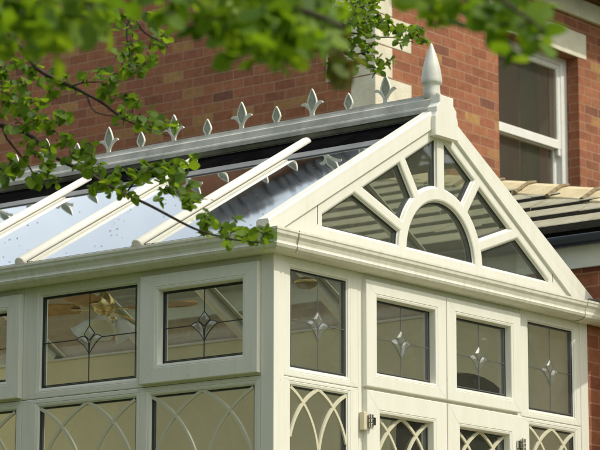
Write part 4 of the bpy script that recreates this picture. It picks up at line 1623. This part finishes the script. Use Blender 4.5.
# --- near tree: out-of-focus canopy along the top (about 4.6 m)
tr3 = thing('tree', 'nearest tree, its large blurred leaves hanging along the whole top edge', 'tree', tuple(PV(-400, 900, 5.0)))
LIMB[0] = tr3
bw, bl = nb(), nb()
branch(bw, [(-160, -60), (-40, -40), (60, -20), (180, -14), (300, 6), (350, 30)], (4.9, 4.5), 0.014, 0.004, rnd)
branch(bw, [(180, -14), (320, -40), (440, -30), (520, 10), (545, 30)], (4.7, 4.5), 0.008, 0.002, rnd)
branch(bw, [(-40, -40), (-10, 10), (20, 30), (40, 40)], (4.8, 4.7), 0.007, 0.002, rnd)
cl3 = []
def fillrow(x0, x1, y0, y1, n, rad=14):
    for _ in range(n):
        cl3.append((rnd.uniform(x0, x1), rnd.uniform(y0, y1), rad, 1))
fillrow(-20, 108, -25, 22, 66)
fillrow(-20, 60, 10, 44, 28)
fillrow(60, 100, 18, 36, 7, 8)
fillrow(165, 335, -25, 18, 84)
fillrow(190, 300, 10, 38, 28, 9)
fillrow(240, 328, 24, 52, 30, 8)
fillrow(110, 170, -25, -4, 8)
clusters(bw, bl, cl3, 4.9, 0.050, rnd, 0.5)
cl4 = [(345, 62, 7, 3), (336, 54, 7, 3), (354, 66, 6, 2)]
clusters(bw, bl, cl4, 5.2, 0.050, rnd, 0.1, mi=1)
cl5 = [(430, 4, 7, 2), (470, 8, 6, 2), (488, 6, 6, 2), (508, 12, 6, 2), (520, 34, 5, 2), (505, 28, 5, 1), (548, 6, 5, 1), (446, 20, 5, 1), (524, 20, 6, 2), (415, -8, 8, 2), (440, -4, 10, 3), (462, 2, 7, 2), (482, -8, 8, 3), (505, -2, 8, 3), (527, 0, 6, 2), (456, 12, 5, 1), (497, 18, 5, 2), (516, 24, 6, 2), (512, 38, 4, 1), (534, 40, 4, 1), (540, 26, 4, 1), (495, 30, 4, 1), (528, 10, 4, 1)]
clusters(bw, bl, cl5, 4.7, 0.048, rnd, 0.15)
b = nb()
pa = PV(-160, -60, 4.9)
base = Vector((pa.x-0.7, pa.y+0.7, 0))
base.z = gz(base.x, base.y)-0.05
tube(b, [base, Vector((base.x+0.05, base.y, 0.2)), Vector((base.x+0.2, base.y-0.2, pa.z-0.5)), Vector((base.x+0.5, base.y-0.5, pa.z+0.3)), pa], [0.14, 0.11, 0.07, 0.04, 0.014], 12)
obj('trunk', b, M['bark'], tr3, smooth=True)
obj('foliage', bl, [M['leafn'], M['leafred'], M['bark']], tr3, smooth=True)

# --- garden trees round the lawn: unseen, placed to reflect in the window glass and block sky
def garden_tree(x, y, h, rad, seed, label):
    i_core = rad < 4
    rn = random.Random(seed)
    z0 = gz(x, y)
    t = thing('garden_tree', label, 'tree', (x, y, z0), 'trees round the garden')
    b = nb()
    tube(b, [(x, y, z0-0.1), (x+0.1, y, z0+h*0.25), (x-0.1, y+0.1, z0+h*0.55), (x, y, z0+h*0.85)], [0.22, 0.17, 0.11, 0.04], 10)
    for k in range(7):
        a_ = rn.uniform(0, 6.28)
        zz = z0+h*rn.uniform(0.3, 0.6)
        tube(b, [(x, y, zz), (x+math.cos(a_)*rad*0.4, y+math.sin(a_)*rad*0.4, zz+h*0.1), (x+math.cos(a_)*rad*0.8, y+math.sin(a_)*rad*0.8, zz+h*0.22)], [0.07, 0.045, 0.015], 6)
    obj('trunk', b, M['bark'], t, smooth=True)
    b = nb()
    blobs = []
    for k in range(26):
        a_ = rn.uniform(0, 6.28)
        ph = rn.uniform(-0.7, 1.0)
        q = math.sqrt(max(0.05, 1-ph*ph*0.8))*rad*rn.uniform(0.4, 0.85)
        blobs.append((x+math.cos(a_)*q, y+math.sin(a_)*q, z0+h*0.58+ph*h*0.36, rad*rn.uniform(0.25, 0.45)))
    for (bx, by, bz, br) in blobs:
        rr_ = bmesh.ops.create_icosphere(b, subdivisions=2, radius=br*(0.55 if i_core else 0.85), matrix=Matrix.Translation((bx, by, bz)))
        for v_ in rr_['verts']:
            v_.co += (v_.co-Vector((bx, by, bz)))*rn.uniform(-0.25, 0.12)
        for j in range(230):
            v_ = Vector((rn.gauss(0, 1), rn.gauss(0, 1), rn.gauss(0, 1))).normalized()*br*rn.uniform(0.55, 1.05)
            p_ = Vector((bx, by, bz))+v_
            s_ = rn.uniform(0.6, 1.1)*(0.045+0.012*rad)
            e1 = Vector((rn.gauss(0, 1), rn.gauss(0, 1), rn.gauss(0, 1))).normalized()
            e2 = e1.cross(v_+Vector((0, 0, 0.3))).normalized()
            b.faces.new([b.verts.new(p_+e1*s_), b.verts.new(p_+e2*s_*0.6), b.verts.new(p_-e1*s_), b.verts.new(p_-e2*s_*0.6)])
    obj('crown', b, M['leaft'], t)
gts = [(8, -17, 9.0, 3.2), (13, -12, 7.5, 2.8), (3, -21, 8.0, 3.0), (19, -13, 9.5, 3.4), (-3, -24, 8, 3),
       (-12.0, -1.0, 9.0, 3.2), (-9.0, 5.5, 10.0, 3.6), (-13, 3.0, 12, 4.0), (-8, 13, 12, 4.0),  (-12.5, 4.5, 9.0, 3.0), (-11, -6.0, 8.5, 2.6), (-14, 8, 8.5, 3.2), (-9, 11, 7.5, 2.8), (-18, 1, 8.0, 3.0), (-16, 14, 9, 3.2), (-20, -8, 9, 3.4)]
gts += [(15, -24, 15, 5.5), (22, -21, 16, 5.8), (28, -16, 16, 5.8), (34, -12, 17, 6.0), (9, -28, 15, 5.5), (20, -29, 17, 6), (41, -8, 17, 6)]
for i, (x, y, h, rd) in enumerate(gts):
    garden_tree(x, y, h, rd, 100+i, 'full grown garden tree with dense green crown standing out of the picture beyond the lawn')

# --- clipped hedge added out of view to block sky and green the light on the side wall
hd_ = thing('bounce_hedge', 'tall clipped hedge added out of view to green the light on the shaded long side', 'bounce_hedge', (-3.9, 4.5, gz(-3.9, 4.5)))
b = nb()
for i in range(11):
    tube(b, [(-3.9, 0.6+i*0.8, gz(-3.9, 0.6+i*0.8)-0.05), (-3.9+0.1*math.sin(i), 0.6+i*0.8, 1.2), (-3.9, 0.65+i*0.8, 2.6)], [0.05, 0.04, 0.015], 6)
obj('stem', b, M['bark'], hd_)
b = nb()
rn = random.Random(77)
box(b, -4.25, -3.55, 0.55, 8.9, gz(-3.9, 4)+0.15, 2.85)
for j in range(9000):
    q = rn.random()
    x_, y_, z_ = rn.uniform(-4.45, -3.35), rn.uniform(0.35, 9.1), rn.uniform(-0.6, 3.1)
    k_ = rn.random()
    if k_ < 0.45:
        x_ = -3.40+rn.gauss(0, 0.06)
    elif k_ < 0.7:
        z_ = 3.0+rn.gauss(0, 0.06)
    elif k_ < 0.85:
        y_ = 0.42+rn.gauss(0, 0.06)
    else:
        x_ = -4.4+rn.gauss(0, 0.06)
    c_ = Vector((x_, y_, z_))
    e1 = Vector((rn.gauss(0, 1), rn.gauss(0, 1), rn.gauss(0, 1))).normalized()*rn.uniform(0.05, 0.09)
    e2 = e1.cross(Vector((rn.gauss(0, 1), rn.gauss(0, 1), rn.gauss(0, 1)))).normalized()*0.04
    b.faces.new([b.verts.new(c_+e1), b.verts.new(c_+e2), b.verts.new(c_-e1), b.verts.new(c_-e2)])
obj('foliage', b, M['leaft'], hd_)
